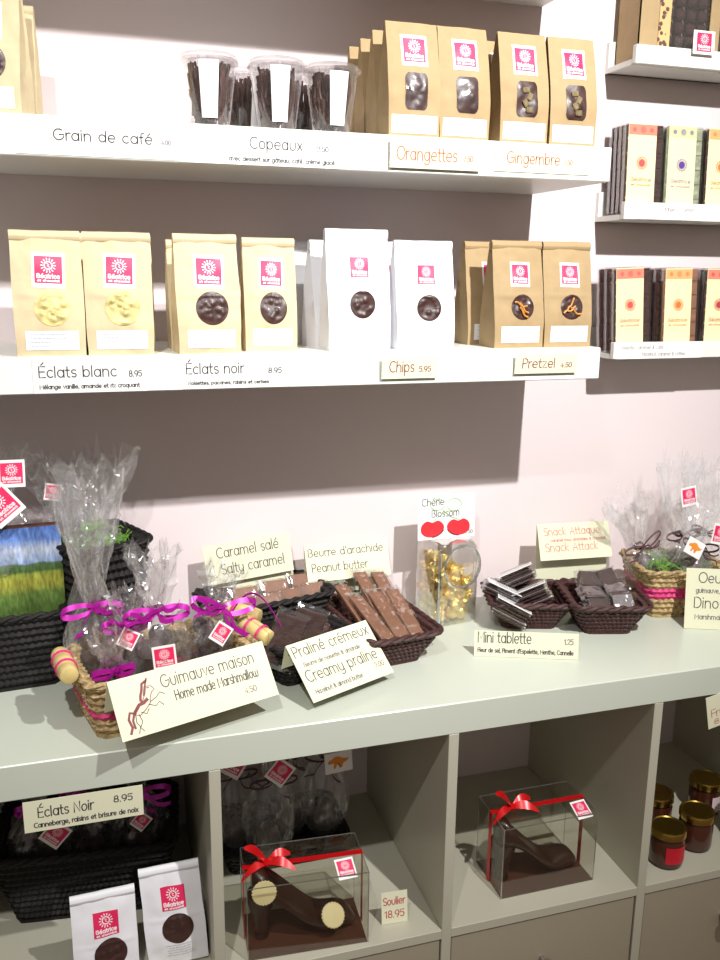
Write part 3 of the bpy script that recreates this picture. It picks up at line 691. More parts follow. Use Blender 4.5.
# ------------------------------------------------------------------ cellophane gift bags
def cello(parent, R_, Hp, Hf, seed, neck=.010, fl=.75, sx=1, sy=.8, mtl='film', lean=(0, 0), name='cellophane'):
    """one crumpled sheet gathered at a neck and flaring above it"""
    rnd = random.Random(seed); k1, k2 = rnd.randint(5, 7), rnd.randint(9, 13); p1, p2 = rnd.uniform(0, 6), rnd.uniform(0, 6)
    def f(u, v):
        a = 2*PI*u; c, s_ = math.cos(a), math.sin(a)
        if v < .5:
            q = v/.5; r = R_*(max(.0, math.sin(PI*(.10+.86*q)))**.55) if q < .97 else neck*1.3
            r = max(r, neck); z = Hp*q; pl = .05+.22*q**3
        else:
            q = (v-.5)/.5; r = neck+(R_*fl-neck)*q**.75; z = Hp+Hf*q**.9; pl = .28+.12*q
        r *= 1+pl*(.6*math.sin(k1*a+p1+2*v)+.4*math.sin(k2*a+p2-3*v))
        n = noise.noise_vector(Vector((c*2.2, s_*2.2, v*7+seed*3.3)))*R_*.17+noise.noise_vector(Vector((c*6, s_*6, v*16+seed)))*R_*.07
        if v > .97: z += Hf*.22*noise.noise(Vector((c*3, s_*3, seed)))
        if v > .93: z += Hf*(v-.93)/.07*.38*noise.noise(Vector((c*9, s_*9, seed+2)))
        w = min(1, v*8); lz = max(0, z)
        return (r*c*sx+n.x*w+lean[0]*lz, r*s_*sy+n.y*w+lean[1]*lz, max(.0005, z+n.z*w*.6))
    o = MB().grid(f, 84, 64, wrap=True).build(name, mtl, parent, smooth=False)
    return o
def bow(parent, z, r, m, seed, size=.03, tails=2, name='ribbon', off=(0, 0)):
    rnd = random.Random(seed); b = MB(); ox, oy = off
    ring = [Vector((ox+r*math.cos(2*PI*k/16), oy+r*.9*math.sin(2*PI*k/16), z+.0015*math.sin(k))) for k in range(17)]
    thin = .45 if m in ('brown',) else 1
    b.ribbon(ring, .005, (0, 0, 1))
    kn = Vector((ox, oy-r*1.05, z))
    b.tube([kn+Vector((-.004, 0, 0)), kn, kn+Vector((.004, 0, 0))], [.002, .0042, .002], 8)
    for sg in (-1, 1):
        lp = []; tilt = rnd.uniform(-.1, .5)
        for k in range(13):
            a = PI*k/12*2; lp.append(kn+Vector((sg*size*.5*(1-math.cos(a))*1.0, -.003-.006*math.sin(a/2), math.sin(a)*size*.19+tilt*size*.5*(1-math.cos(a)))))
        b.ribbon(lp, [(.004+.005*math.sin(PI*k/12))*thin for k in range(13)], (.1, .5, .9))
    for k in range(tails):
        sg = (-1)**k; dx, dz = rnd.uniform(.5, 1.0)*sg, rnd.uniform(-1.2, .5)
        pts = [kn+Vector((dx*size*q+.003*math.sin(q*9+k), -.003-.012*math.sin(q*2), dz*size*q+.004*math.sin(q*7+k))) for q in [i/10 for i in range(11)]]
        b.ribbon(pts, .0065*thin, (.3, .3, 1))
    return b.build(name, m, parent)
def sticker(parent, x, y, z, s, rx=0, ry=0, rz=0, tint=False):
    """small white card with the pink emblem, own little frame"""
    T = Matrix.Translation((x, y, z)) @ Matrix.Rotation(R(rz), 4, 'Z') @ Matrix.Rotation(R(rx), 4, 'X') @ Matrix.Rotation(R(ry), 4, 'Y')
    return brand(parent, 0, 0, s, lambda a, b, e: T @ Vector((a, -e, b)), name='logo_tag')
def lump_mesh(seed, s=(.03, .028, .026), m='choc'):
    rnd = random.Random(seed); mb = MB(); mb.box((0, 0, 0), s, bev=.006)
    return mb
def fill(parent, n, R_, z0, z1, seed, s=(.028, .026, .024), m='choc', name='chocolate_piece', sy=.75):
    rnd = random.Random(seed); first = None
    for k in range(n):
        a = k*2.4+rnd.random(); r = R_*.55*math.sqrt((k % 4+.3)/4); z = z0+(z1-z0)*(k/max(1, n-1))
        if first is None: first = lump_mesh(seed, s).build(name, m, parent); c = first
        else: c = first.copy(); col.objects.link(c); c.parent = parent
        c.location = (r*math.cos(a), r*math.sin(a)*sy, z+s[2]/2); c.rotation_euler = (rnd.uniform(-.6, .6), rnd.uniform(-.6, .6), rnd.uniform(0, 3))
def shred(label, x, y, z, rx, ry, n, seed, hz=.012, rz=0):
    rnd = random.Random(seed); b = MB()
    for k in range(n):
        a = rnd.uniform(0, 2*PI); q = math.sqrt(rnd.random()); px, py = rx*q*math.cos(a), ry*q*math.sin(a); th = rnd.uniform(0, PI); L = rnd.uniform(.012, .026); ph = rnd.uniform(0, 6)
        zz = rnd.uniform(0, hz)
        b.ribbon([Vector((px+L*(i/4-.5)*math.cos(th), py+L*(i/4-.5)*math.sin(th), zz+.004*math.sin(ph+i*1.3)+.004)) for i in range(5)], .0014, (0, 0, 1), th=.0004)
    o = b.build('paper_shred', 'green', None); o.location = (x, y, z); o.rotation_euler = (0, 0, rz); tag(o, label, 'paper shred', None, 'stuff'); return o
def wrapped(label, cat, name, s, m, seed=1, group=None, nx=1, ny=1, wrap=True, ends=.012, seam=None):
    """chocolate lying in the XY plane inside a tight clear wrapper"""
    o = thing(name, label, cat, group=group); w, d, h = s; b = MB()
    b.box((0, 0, h/2+.0006), (w, d, h*.8), bev=.0012)
    if nx*ny > 1:
        for i in range(nx):
            for j in range(ny): b.box((-w/2+w*(i+.5)/nx, -d/2+d*(j+.5)/ny, h*.82), (w/nx*.86, d/ny*.86, h*.4), bev=.0016)
    b.build('chocolate', m, o)
    if wrap:
        L = w/2+ends
        def f(u, v):
            a = 2*PI*u; x = -L+2*L*v; q = max(0, (abs(x)-w/2)/ends); pin = 1-.9*min(1, q)
            y = (d/2+.0018)*max(-1, min(1, 1.35*math.cos(a)))*(1+.08*q); z = h/2+(h/2+.0016)*max(-1, min(1, 1.4*math.sin(a)))*pin
            n = noise.noise_vector(Vector((x*120, y*120, z*90+seed)))*.0013
            return (x+n.x, y+n.y, z+n.z)
        MB().grid(f, 28, 26, wrap=True).build('clear_wrapper', 'wrap', o, smooth=False)
    return o

# ------------------------------------------------------------------ baskets on the counter
bc = basket('low black wicker basket holding milk chocolate squares below the salty caramel sign', 'wickb', (.17, .09), (.215, .125), .085, (-.222, -.088, 0), 15, rows=8)
bp_ = basket('small black wicker basket of dark tablets behind the creamy praline sign', 'wickb', (.11, .12), (.145, .15), .065, (-.200, -.203, 0), 24, rows=7)
bn = basket('brown wicker basket of long chocolate sticks below the peanut butter sign', 'wickr', (.085, .165), (.135, .215), .055, (-.045, -.165, 0), 8, rows=6)
bt = basket('brown wicker basket of thin tablets behind the mini tablette sign', 'wickr', (.10, .09), (.15, .13), .05, (.247, -.13, 0), -17, rows=6)
bs = basket('brown wicker basket of wrapped snack blocks, right beside the thin tablets', 'wickr', (.09, .10), (.14, .145), .056, (.368, -.183, 0), -15, rows=6)
bg_ = basket('square natural straw basket with wooden peg handles and a pink band', 'straw', (.225, .13), (.25, .15), .082, (-.405, -.272, 0), 14, rows=7, per=.014, stripe=('raffia', (2,)), name='straw_basket')
bb = basket('large black wicker basket cut off by the left edge of the picture', 'wickb', (.23, .16), (.26, .19), .118, (-.665, -.1, 0), 5, rows=10)
b2 = basket('tall black wicker basket behind the straw basket, lined with green shred', 'wickb', (.10, .11), (.135, .14), .203, (-.488, -.09, 0), 24, rows=14)
br = basket('rounded natural straw basket with a pink band at the right end of the counter', 'straw', (.13, .12), (.165, .14), .088, (.545, -.14, 0), -12, rows=8, per=.014, stripe=('raffia', (3, 4)), name='straw_basket')
# wooden peg handles on the straw basket (left one peg, right two crossed) with raffia windings
def peg(parent, c, d, L=.06, r=.0125):
    c, d = Vector(c), Vector(d).normalized(); b = MB()
    pr = [(-.5, .82), (-.485, .95), (-.44, 1), (-.3, 1.04), (-.25, .93), (-.2, 1.03), (0, 1.08), (.2, 1.03), (.25, .93), (.3, 1.04), (.44, 1), (.485, .95), (.5, .82)]
    b.tube([c+d*L*p[0] for p in pr], [r*p[1] for p in pr], 18)
    h = b.build('wooden_peg_handle', 'wood', parent)
    for q in (-.33, .33):
        e = MB(); pth = []
        a = d.cross(Vector((0, 0, 1))).normalized(); n_ = a.cross(d)
        for k in range(33): w = 2*PI*k/16*1; pth.append(c+d*(L*q*.6+.004*k/32)+a*(r*1.1*math.cos(w))+n_*(r*1.1*math.sin(w)))
        e.tube(pth, .0012, 5); e.build('raffia_winding', 'raffia', h)
peg(bg_, (-.137, -.006, .093), (.06, 1, 0), .075)
peg(bg_, (.137, .034, .100), (.55, -.65, -.12), .062); peg(bg_, (.139, -.012, .088), (.35, -.85, -.25), .058)
# ribbon trailing at the right handle
rb = MB(); rb.ribbon([Vector((.105+.05*q, .03-.10*q, .08+.055*math.sin(PI*q)+.03*q)) for q in [k/14 for k in range(15)]], .003, (0, .2, 1)); rb.build('purple_tie', 'purple', bg_)

# marshmallow bags
def gift(label, loc, R_, Hp, Hf, seed, ribbon='purple', rs=.03, n=7, tilt=(0, 0, 0), tagp=None, m='choc', size=(.028, .026, .024), mtl='film', fl=.75, sy=.8, cat='gift bag', group=None, tails=3, lean=(0, 0)):
    o = thing('cellophane_bag', label, cat, loc, tuple(R(a) for a in tilt), group)
    fill(o, n, R_*.95, .003, Hp*.62, seed, size, m, sy=sy)
    cello(o, R_, Hp, Hf, seed, fl=fl, sy=sy, mtl=mtl, lean=lean)
    if ribbon: bow(o, Hp, .012, ribbon, seed, rs, tails, off=(lean[0]*Hp, lean[1]*Hp))
    if tagp: sticker(o, *tagp)
    return o
GM = 'marshmallow bags in the straw basket'
gift('cellophane bag with a tall shiny frill and purple bow, back left in the straw basket', (-.497, -.235, .012), .042, .135, .15, 31, rs=.042, n=9, group=GM, fl=.9, tails=3)
gift('cellophane bag with an upright pink logo tag, in the middle of the straw basket', (-.413, -.285, .012), .044, .138, .085, 32, rs=.045, n=9, tagp=(.006, -.052, .088, .026, 0, -4, 0), group=GM, tails=4)
gift('cellophane bag lying over to the right in the straw basket, beside the peg handles', (-.345, -.245, .012), .038, .118, .06, 33, rs=.05, n=7, tilt=(0, 12, 10), tagp=(-.004, -.042, .092, .022, -8, 28, 0), group=GM, tails=4)
gift('small cellophane bag with a purple tie at the front left corner of the straw basket', (-.466, -.298, .012), .030, .085, .05, 34, rs=.028, n=6, tilt=(18, -6, 0), group=GM)
gift('cellophane bag with a crooked logo tag between the two tall frills in the straw basket', (-.452, -.262, .012), .034, .11, .05, 35, rs=.034, n=6, tagp=(.0, -.040, .105, .020, -10, 30, 0), group=GM)
def pony(sh, y):
    S_ = lambda a, b: (a, y, b-.078); d = MB(); g = MB(); o_ = .012
    P_ = lambda pts: [(.010+p[0]*.056, .006+p[1]*.066) for p in pts]
    d.strokes([P_([(.26, .36), (.14, .40), (.08, .28), (.12, .12), (.06, .02)])], .0034, S_); d.strokes([P_([(.22, .33), (.17, .24), (.18, .10)])], .003, S_)
    d.strokes([P_([(.68, .92), (.58, .88), (.54, .76), (.48, .66), (.46, .58)])], .0034, S_); d.strokes([P_([(.72, .96), (.62, .80), (.56, .66)])], .002, S_)
    d.strokes([P_([(.28, .40), (.40, .50), (.52, .52), (.60, .56)])], .0045, S_)
    d.strokes([P_([(.24, .34), (.36, .50), (.50, .56), (.60, .68), (.66, .82), (.78, .80), (.84, .72), (.76, .68), (.70, .60), (.66, .48), (.52, .38), (.36, .30), (.24, .34)])], .0011, S_)
    g.strokes([P_([(.34, .32), (.38, .18), (.30, .08), (.36, 0)]), P_([(.26, .32), (.24, .18), (.30, .10), (.24, -.02)]), P_([(.62, .46), (.78, .40), (.88, .46), (.96, .38)]), P_([(.66, .50), (.84, .56), (.94, .64), (1.05, .58)]), P_([(.66, .84), (.70, .94)]), P_([(.4, .36), (.52, .30), (.6, .38)])], .001, S_)
    g.strokes([P_([(.68, .78), (.71, .78)])], .0014, S_)
    d.build('pony_drawing', 'maroon', sh, smooth=False); g.build('pony_outline', 'ink', sh, smooth=False)
t_ = tent('cream folded card about home made marshmallow with a little pony drawing', .226, .078, [('Guimauve maison', .068, .205, .052, .011), ('Home made Marshmallow', .082, .205, .032, .0085), ('4.50', .178, .196, .014, .0055, 'inkl')], (-.484, -.392, .099), (R(-36), 0, R(19)), art=pony, back=.05, open_=R(52), sw=.0013)
tent('cream folded card about creamy praline hooked on the black basket', .155, .092, [('Praliné crémeux', .006, .148, .070, .011), ('Beurre de noisette & amande', .014, .12, .053, .0045, 'inkl'), ('Creamy praline', .008, .142, .030, .0115), ('Hazelnut & almond butter', .012, .10, .010, .0045, 'inkl'), ('2.00', .128, .146, .016, .0055, 'inkl')], (-.233, -.303, .080), (R(-46), 0, R(24)), back=.04, open_=R(60), sw=.0014)
tent('cream folded card about salty caramel against the wall', .148, .0665, [('Caramel salé', .022, .128, .043, .0115), ('Salty caramel', .026, .134, .015, .0115)], (-.318, -.045, .158), (R(-12), R(-6), 0), back=.155, open_=R(8), sw=.0014)
tent('cream folded card about peanut butter against the wall', .153, .066, [("Beurre d'arachide", .006, .144, .044, .009), ('Peanut butter', .010, .112, .017, .0095)], (-.142, -.040, .1455), (R(-24), 0, R(2)), back=.144, open_=R(20), sw=.0013)
tent('cream folded card with red letters about a snack, against the wall', .145, .068, [('Snack Attaque', .012, .125, .046, .0095, 'redink2'), ('caramel mou, arachides & chocolat', .024, .135, .034, .0035, 'redink2'), ('Snack Attack', .012, .118, .016, .010, 'redink2')], (.298, -.060, .1555), (R(-22), 0, R(-4)), back=.154, open_=R(18), sw=.0013)
card('low cream card about mini tablets standing on the counter edge', .168, .042, [('Mini tablette', .006, .092, .023, .0115), ('1.25', .145, .159, .024, .006, 'inkl'), ("Fleur de sel, Piment d'Espelette, Menthe, Cannelle", .006, .16, .007, .0045)], (.093, -.248, .0005), (R(-14), 0, R(-21)), sw=.0014)
card('tall cream card about dinosaur eggs leaning at the right edge of the picture', .16, .108, [('Oeuf de Dino', .022, .15, .083, .012), ('guimauve, caramel & chocolat', .018, .14, .065, .0055, 'inkl'), ('Dinosaur Egg', .016, .148, .038, .0125), ('Marshmallow & caramel', .018, .13, .018, .0055, 'inkl')], (.500, -.243, .0005), (R(-10), 0, R(-22)), sw=.0014)

# chocolate squares in the caramel basket
sq = wrapped('', 'chocolate', 'wrapped_chocolate_square', (.046, .046, .010), 'milk', 3, 'milk chocolate squares in the caramel basket', 2, 2)
labs = ['milk chocolate square at the left end of the caramel basket', 'milk chocolate square second from the left in the caramel basket', 'milk chocolate square in the middle of the caramel basket', 'milk chocolate square second from the right in the caramel basket', 'milk chocolate square at the right end of the caramel basket']
for k in range(5):
    x = -.295+.039*k; loc = (x, -.128+.0105*k, .058+.002*k); rot = (R(62), R(-4+3*(k % 2)), R(12+6*(k % 2)))
    if k == 0: sq.location, sq.rotation_euler = loc, rot; sq['label'] = labs[0]
    else: dup(sq, labs[k], loc, rot)
for k, (x, l) in enumerate(((-.255, 'left'), (-.20, 'middle'), (-.15, 'right'))):
    dup(sq, 'milk chocolate square tucked in the back row of the caramel basket, %s one' % l, (x, -.088+.013*k, .070+.003*k), (R(58), R(3), R(14)))
# dark tablets in the praline basket
tb = wrapped('dark smooth tablet leaning left in the praline basket', 'chocolate', 'wrapped_tablet', (.075, .046, .008), 'choc', 5, 'dark tablets in the praline basket', 1, 1, ends=.008)
tb.location = (-.226, -.262, .072); tb.rotation_euler = (R(-58), R(-78), R(-40))
tb.rotation_euler = (R(60), R(-62), R(28)); 
dup(tb, 'dark smooth tablet in front, leaning right in the praline basket', (-.193, -.255, .074), (R(60), R(-66), R(24)))
dup(tb, 'dark smooth tablet lying low in the praline basket beside the stick basket', (-.148, -.205, .052), (R(30), R(8), R(30)))
dup(tb, 'dark smooth tablet underneath the others in the praline basket', (-.19, -.21, .03), (R(10), R(4), R(10)))
# long sticks
stk = wrapped('', 'chocolate stick', 'wrapped_chocolate_stick', (.125, .025, .009), 'milk', 7, 'milk chocolate sticks in the brown basket', 1, 1, ends=.014)
sp = [((-.062, -.188, .050), 104, -20, 'milk chocolate stick leaning forward on the left of the brown basket'),
      ((-.032, -.182, .052), 98, -20, 'milk chocolate stick lying on top in the middle of the brown basket'),
      ((-.002, -.176, .050), 96, -21, 'milk chocolate stick leaning on the right side of the brown basket'),
      ((-.078, -.150, .055), 106, -25, 'milk chocolate stick at the far left, against the peanut butter sign'),
      ((-.044, -.128, .066), 99, -26, 'milk chocolate stick standing highest at the back of the brown basket'),
      ((-.014, -.130, .064), 97, -26, 'milk chocolate stick at the back right of the brown basket')]
for k, (l, a, b, lab) in enumerate(sp):
    if k == 0: o = stk; o['label'] = lab; o.location = l; o.rotation_euler = (R(4), R(b), R(a))
    else: dup(stk, lab, l, (R(-3+2*k), R(b), R(a)))
# mini tablets, in four leaning stacks
mt = thing('mini_tablet', '', 'chocolate tablet', group='thin tablets')
MB().box((0, 0, .0022), (.056, .040, .0030), bev=.0008).build('chocolate', 'choc', mt)
MB().box((.0, -.0105, .0044), (.064, .017, .0006)).build('paper_label', 'label', mt, smooth=False)
def fw_(u, v):
    a = 2*PI*u; x = -.034+.068*v; q = max(0, (abs(x)-.029)/.005)
    return (x, .0225*max(-1, min(1, 1.3*math.cos(a))), .0025+.0026*max(-1, min(1, 1.5*math.sin(a)))*(1-.8*min(1, q))+.0005*noise.noise(Vector((x*200, a, 1))))
MB().grid(fw_, 20, 16, wrap=True).build('clear_wrapper', 'wrap', mt, smooth=False)
used = False
for nm, n, base, rot in (('front left', 6, (.190, -.168, .022), (-10, 24, -30)), ('front right', 7, (.258, -.150, .032), (-12, -26, -22)), ('back left', 4, (.198, -.118, .046), (-8, 22, -28)), ('back right', 5, (.250, -.095, .058), (-12, -26, -20))):
    Mx = (Matrix.Rotation(R(rot[2]), 4, 'Z') @ Matrix.Rotation(R(rot[1]), 4, 'Y') @ Matrix.Rotation(R(rot[0]), 4, 'X'))
    rnd = random.Random(n)
    for k in range(n):
        loc = Vector(base)+Mx @ Vector((rnd.uniform(-.0025, .0025), rnd.uniform(-.002, .002), .0056*k)); e = Mx.to_euler()
        lab = 'thin dark tablet with white label in the %s stack of the tablet basket' % nm
        if not used: mt.location = loc; mt.rotation_euler = e; mt['label'] = lab; mt['group'] = 'thin tablets, %s stack' % nm; used = True
        else: c = dup(mt, lab, loc, e); c['group'] = 'thin tablets, %s stack' % nm
        cur = mt if (k == 0 and nm == 'front left') else c
        for ch in list(cur.children):
            if ch.name.startswith('paper_label'):
                if k == n-1: ch.scale = (1, 1.9, 1); ch.location = (0, .008, 0)
                elif k % 3 != 1 and cur is not mt: bpy.data.objects.remove(ch)
# snack blocks
sb = wrapped('', 'chocolate', 'wrapped_snack_block', (.036, .030, .020), 'choc', 9, 'snack blocks in the brown basket', 1, 1, ends=.008)
for k, (l, r, lab) in enumerate((((.338, -.205, .040), (35, 8, -12), 'dark wrapped block at the front left of the snack basket'), ((.384, -.214, .044), (48, -6, -18), 'dark wrapped block at the front right of the snack basket'),
      ((.336, -.190, .050), (15, 5, -5), 'dark wrapped block lying in the middle left of the snack basket'), ((.385, -.195, .052), (12, -8, -25), 'dark wrapped block lying in the middle right of the snack basket'),
      ((.352, -.150, .066), (40, 4, -10), 'dark block standing up at the back left of the snack basket'), ((.382, -.152, .070), (52, -4, 8), 'dark block standing highest at the back of the snack basket'), ((.420, -.165, .050), (20, 10, 30), 'dark wrapped block at the back right of the snack basket'),
      ((.352, -.175, .016), (0, 0, 10), 'dark wrapped block at the bottom left of the snack basket'), ((.398, -.19, .014), (0, 0, -20), 'dark wrapped block at the bottom right of the snack basket'))):
    l = (l[0]+.004, l[1], l[2])
    if k == 0: sb.location = l; sb.rotation_euler = tuple(R(a) for a in r); sb['label'] = lab
    else: dup(sb, lab, l, tuple(R(a) for a in r))

# ------------------------------------------------------------------ candy jar
jar = thing('candy_jar', 'clear glass jar with a round front opening, full of gold sweets', 'jar', (.113, -.074, .0), (0, 0, R(9)))
def jshell(off, h0, h1, nseg=48):
    pr = []
    hx, hy = .043-off, .046-off
    ps = rrect(hx, hy, .014, nseg); mb = MB(); lv = [(h0, .93), (h0+.006, 1), (h1-.022, 1), (h1-.008, .95), (h1, .84)]
    vs = [(p.x*k, p.y*k, z) for z, k in lv for p in ps]
    fs = [(j*nseg+i, j*nseg+(i+1) % nseg, (j+1)*nseg+(i+1) % nseg, (j+1)*nseg+i) for j in range(len(lv)-1) for i in range(nseg)]
    fs.append(tuple(range(nseg))[::-1]); fs.append(tuple((len(lv)-1)*nseg+i for i in range(nseg)))
    mb.add(vs, fs); return mb
jshell(0, .001, .150).build('glass_wall', 'glass', jar)
T = Matrix.Translation((.004, -.0465, .108)) @ Matrix.Rotation(R(90), 4, 'X')
MB().tube([T @ Vector((.036*math.cos(2*PI*k/40), .038*math.sin(2*PI*k/40), 0)) for k in range(40)], .0028, 8, closed=True).build('rim_ring', 'glassedge', jar)
for sx in (-1,): MB().tube([Vector((-.041, -.043, .006)), Vector((-.043, -.046, .07)), Vector((-.041, -.044, .144))], .0035, 8).build('glass_corner', 'glassedge', jar)
gc = thing('gold_wrapped_sweet', 'gold foil wrapped sweet heaped inside the glass candy jar', 'sweet', group='gold sweets in the glass jar')
s_ = MB(); s_.lathe([(0, -.0105), (.006, -.0095), (.0125, -.004), (.0135, 0), (.0125, .004), (.006, .0095), (0, .0105)], 14, wob=lambda a, z: .1*math.sin(a*5+z*400)); s_.build('foil_ball', 'gold', gc, smooth=False)
s_ = MB(); 
s_.lathe([(.0022, .009), (.003, .0115), (.0085, .017)], 16, wob=lambda a, z: .25*math.sin(a*7)); s_.f = s_.f[:-2]
s_.build('foil_twist', 'gold', gc, smooth=False)
rnd = random.Random(12); pos = []
for L_ in range(6):
    for i in range(3):
        for j in range(3):
            x = (-.024+.024*i)+rnd.uniform(-.004, .004)+(.004 if L_ % 2 else -.003); y = -.024+.024*j+rnd.uniform(-.004, .004)
            z = .015+.0195*L_+rnd.uniform(-.003, .003)
            if L_ >= 4 and (i > 1 or (L_ == 5 and i > 0)): continue
            pos.append((max(-.0255, min(.0255, x)), max(-.028, min(.028, y)), z))
Mj = Matrix.Translation((.113, -.074, 0)) @ Matrix.Rotation(R(9), 4, 'Z')
for k, q in enumerate(pos):
    loc = Mj @ Vector(q); e = tuple(rnd.uniform(0, 6) for _ in range(3))
    if k == 0: gc.location = loc; gc.rotation_euler = e
    else: dup(gc, gc['label'], loc, e)
def cherries(sh, y):
    f = lambda e: (lambda a, b: (a, y-e, b)); rd, dk, gr = MB(), MB(), MB()
    for cx, s in ((.028, 1), (.078, -1)):
        pts = []
        for k in range(32):
            a = 2*PI*k/32; x, z = math.cos(a), math.sin(a); z = z*.9-(.32*math.exp(-(x/.3)**2) if z > 0 else 0)+.1*x*(z < 0); pts.append((cx+s*x*.0225, .020+z*.0175))
        rd.poly(pts, f(0)); dk.strokes([pts[24:31]], .0022, f(.0003))
    gr.strokes([[(.028, .032), (.045, .044), (.06, .050)], [(.080, .032), (.060, .040), (.048, .052)], A(.038, .062, .014, .010, 20, 340), A(.070, .060, .014, .011, -160, 160)], .0010, f(.0004))
    rd.build('cherry_print', 'cherry', sh, smooth=False); dk.build('cherry_shade_print', 'cherryd', sh, smooth=False); gr.build('stem_print', 'stem', sh, smooth=False)
card('white card with two red cherries standing on top of the glass jar', .110, .079, [('Chérie', .008, .050, .061, .0085), ('Blossom', .027, .080, .040, .0085), ('1.50', .092, .106, .006, .004)], (.053, -.083, .1505), (R(-4), 0, R(2)), m='label', art=cherries, name='cherry_card', sw=.0012)

# ------------------------------------------------------------------ left end: printed box and cellophane gifts
o = thing('printed_gift_box', 'gift box with a green meadow and blue sky picture, in the large black basket', 'gift box', (-.648, -.148, .0075), (R(-4), 0, R(5)))
MB().box((0, .0, .1165), (.225, .022, .232), bev=.002).build('carton', 'boxbase', o, smooth=False)
f_ = MB().box((0, 0, .0), (.224, .0008, .138)).build('meadow_picture', 'meadow', o, smooth=False); f_.location = (0, -.0117, .178)
f_.data.transform(Matrix.Translation((0, 0, .069))); f_.location.z = .093

LG = 'cellophane gifts at the left end of the counter'
gift('cellophane gift with an upright logo tag, highest at the left edge of the picture', (-.625, -.085, .16), .05, .10, .085, 41, ribbon=None, n=5, tagp=(.028, -.060, .163, .030, -5, 2, 8), m='choc', group=LG, fl=1.0)
gift('cellophane gift with a tilted logo tag at the left picture edge behind the meadow box', (-.645, -.115, .13), .05, .11, .07, 42, ribbon=None, n=5, tagp=(.032, -.050, .152, .038, -5, -38, 5), m='choc', group=LG, fl=1.0)
gift('slim cellophane gift squeezed between the meadow box, the tall basket and the straw basket', (-.500, -.187, .0005), .031, .18, .13, 43, ribbon=None, n=5, size=(.022, .02, .02), group=LG, fl=1.5, tagp=None)
gift('cellophane gift with a spiky frill standing in the tall black basket', (-.488, -.09, .14), .045, .085, .105, 44, ribbon='green', rs=.02, n=4, group=LG, fl=1.35, tagp=None)
gift('cellophane gift with a wide frill at the back of the tall black basket', (-.535, -.055, .15), .045, .08, .085, 45, ribbon=None, n=4, group=LG, fl=1.3, tagp=(-.01, -.04, .13, .02, 0, 10, 0))
shred('green paper shred filling the tall black basket', -.488, -.09, .186, .052, .055, 240, 5, .018)
shred('green paper shred in the large black basket beside the meadow box', -.66, -.07, .112, .08, .035, 160, 6, .035)

# right end: eggs in cellophane
def egg(parent, loc, s=1):
    mb = MB(); mb.lathe([(0, -.028), (.011, -.026), (.019, -.018), (.0225, -.006), (.0215, .006), (.017, .018), (.009, .027), (0, .031)], 24); o_ = mb.build('chocolate_egg', 'choc', parent); o_.location = loc; o_.scale = (s,)*3; return o_
def dino_tag(parent, x, y, z, s, ry=0, rz=0, rx=0):
    T = Matrix.Translation((x, y, z)) @ Matrix.Rotation(R(rz), 4, 'Z') @ Matrix.Rotation(R(rx), 4, 'X') @ Matrix.Rotation(R(ry), 4, 'Y')
    sh = MB().box((0, 0, 0), (s*1.25, .0008, s), T).build('dinosaur_tag', 'label', parent, smooth=False)
    pts = [(-.5, .05), (-.42, .16), (-.3, .18), (-.2, .28), (.0, .30), (.18, .18), (.35, .12), (.52, .16), (.38, .0), (.2, -.08), (.14, -.28), (.04, -.28), (.04, -.1), (-.1, -.1), (-.14, -.28), (-.24, -.28), (-.22, -.02), (-.34, .02), (-.46, -.02)]
    mb = MB(); mb.poly([(px*s, pz*s) for px, pz in pts], lambda a, b: T @ Vector((a, -.0008, b))); mb.build('dinosaur_print', 'dino', sh, smooth=False); return sh
def egg_gift(label, loc, seed, R_=.04, Hp=.095, Hf=.12, fl=1.1, logo=None, dino=None, tilt=(0, 0, 0), tie='brown', group=None):
    o = thing('cellophane_egg_gift', label, 'gift bag', loc, tuple(R(a) for a in tilt), group)
    egg(o, (0, 0, .034), 1.05); cello(o, R_, Hp, Hf, seed, fl=fl, mtl='film2', sy=.85); bow(o, Hp, .011, tie, seed, .04, 3)
    if logo: sticker(o, *logo)
    if dino: dino_tag(o, *dino)
    return o
RG = 'cellophane eggs in the right straw basket'
egg_gift('tall cellophane egg gift with a logo tag high on its frill, right straw basket', (.552, -.135, .045), 51, Hf=.135, logo=(-.028, -.056, .183, .026, -5, -8, 0), fl=1.15, group=RG)
egg_gift('cellophane egg gift with an orange dinosaur tag at the front of the right basket', (.555, -.178, .045), 52, R_=.036, Hp=.085, Hf=.08, dino=(-.026, -.036, .093, .030, 30, 0, -8), logo=(.018, -.045, .118, .028, -5, 12, 0), group=RG)
egg_gift('cellophane egg gift leaning left over the snack sign, right straw basket', (.505, -.125, .045), 53, R_=.036, Hp=.08, Hf=.10, tilt=(0, -22, 0), fl=1.0, group=RG)
egg_gift('cellophane egg gift at the right picture edge with a bushy frill', (.605, -.135, .045), 54, Hf=.12, fl=1.2, group=RG)
shred('green paper shred spilling over the right straw basket', .545, -.14, .078, .066, .056, 260, 8, .018)

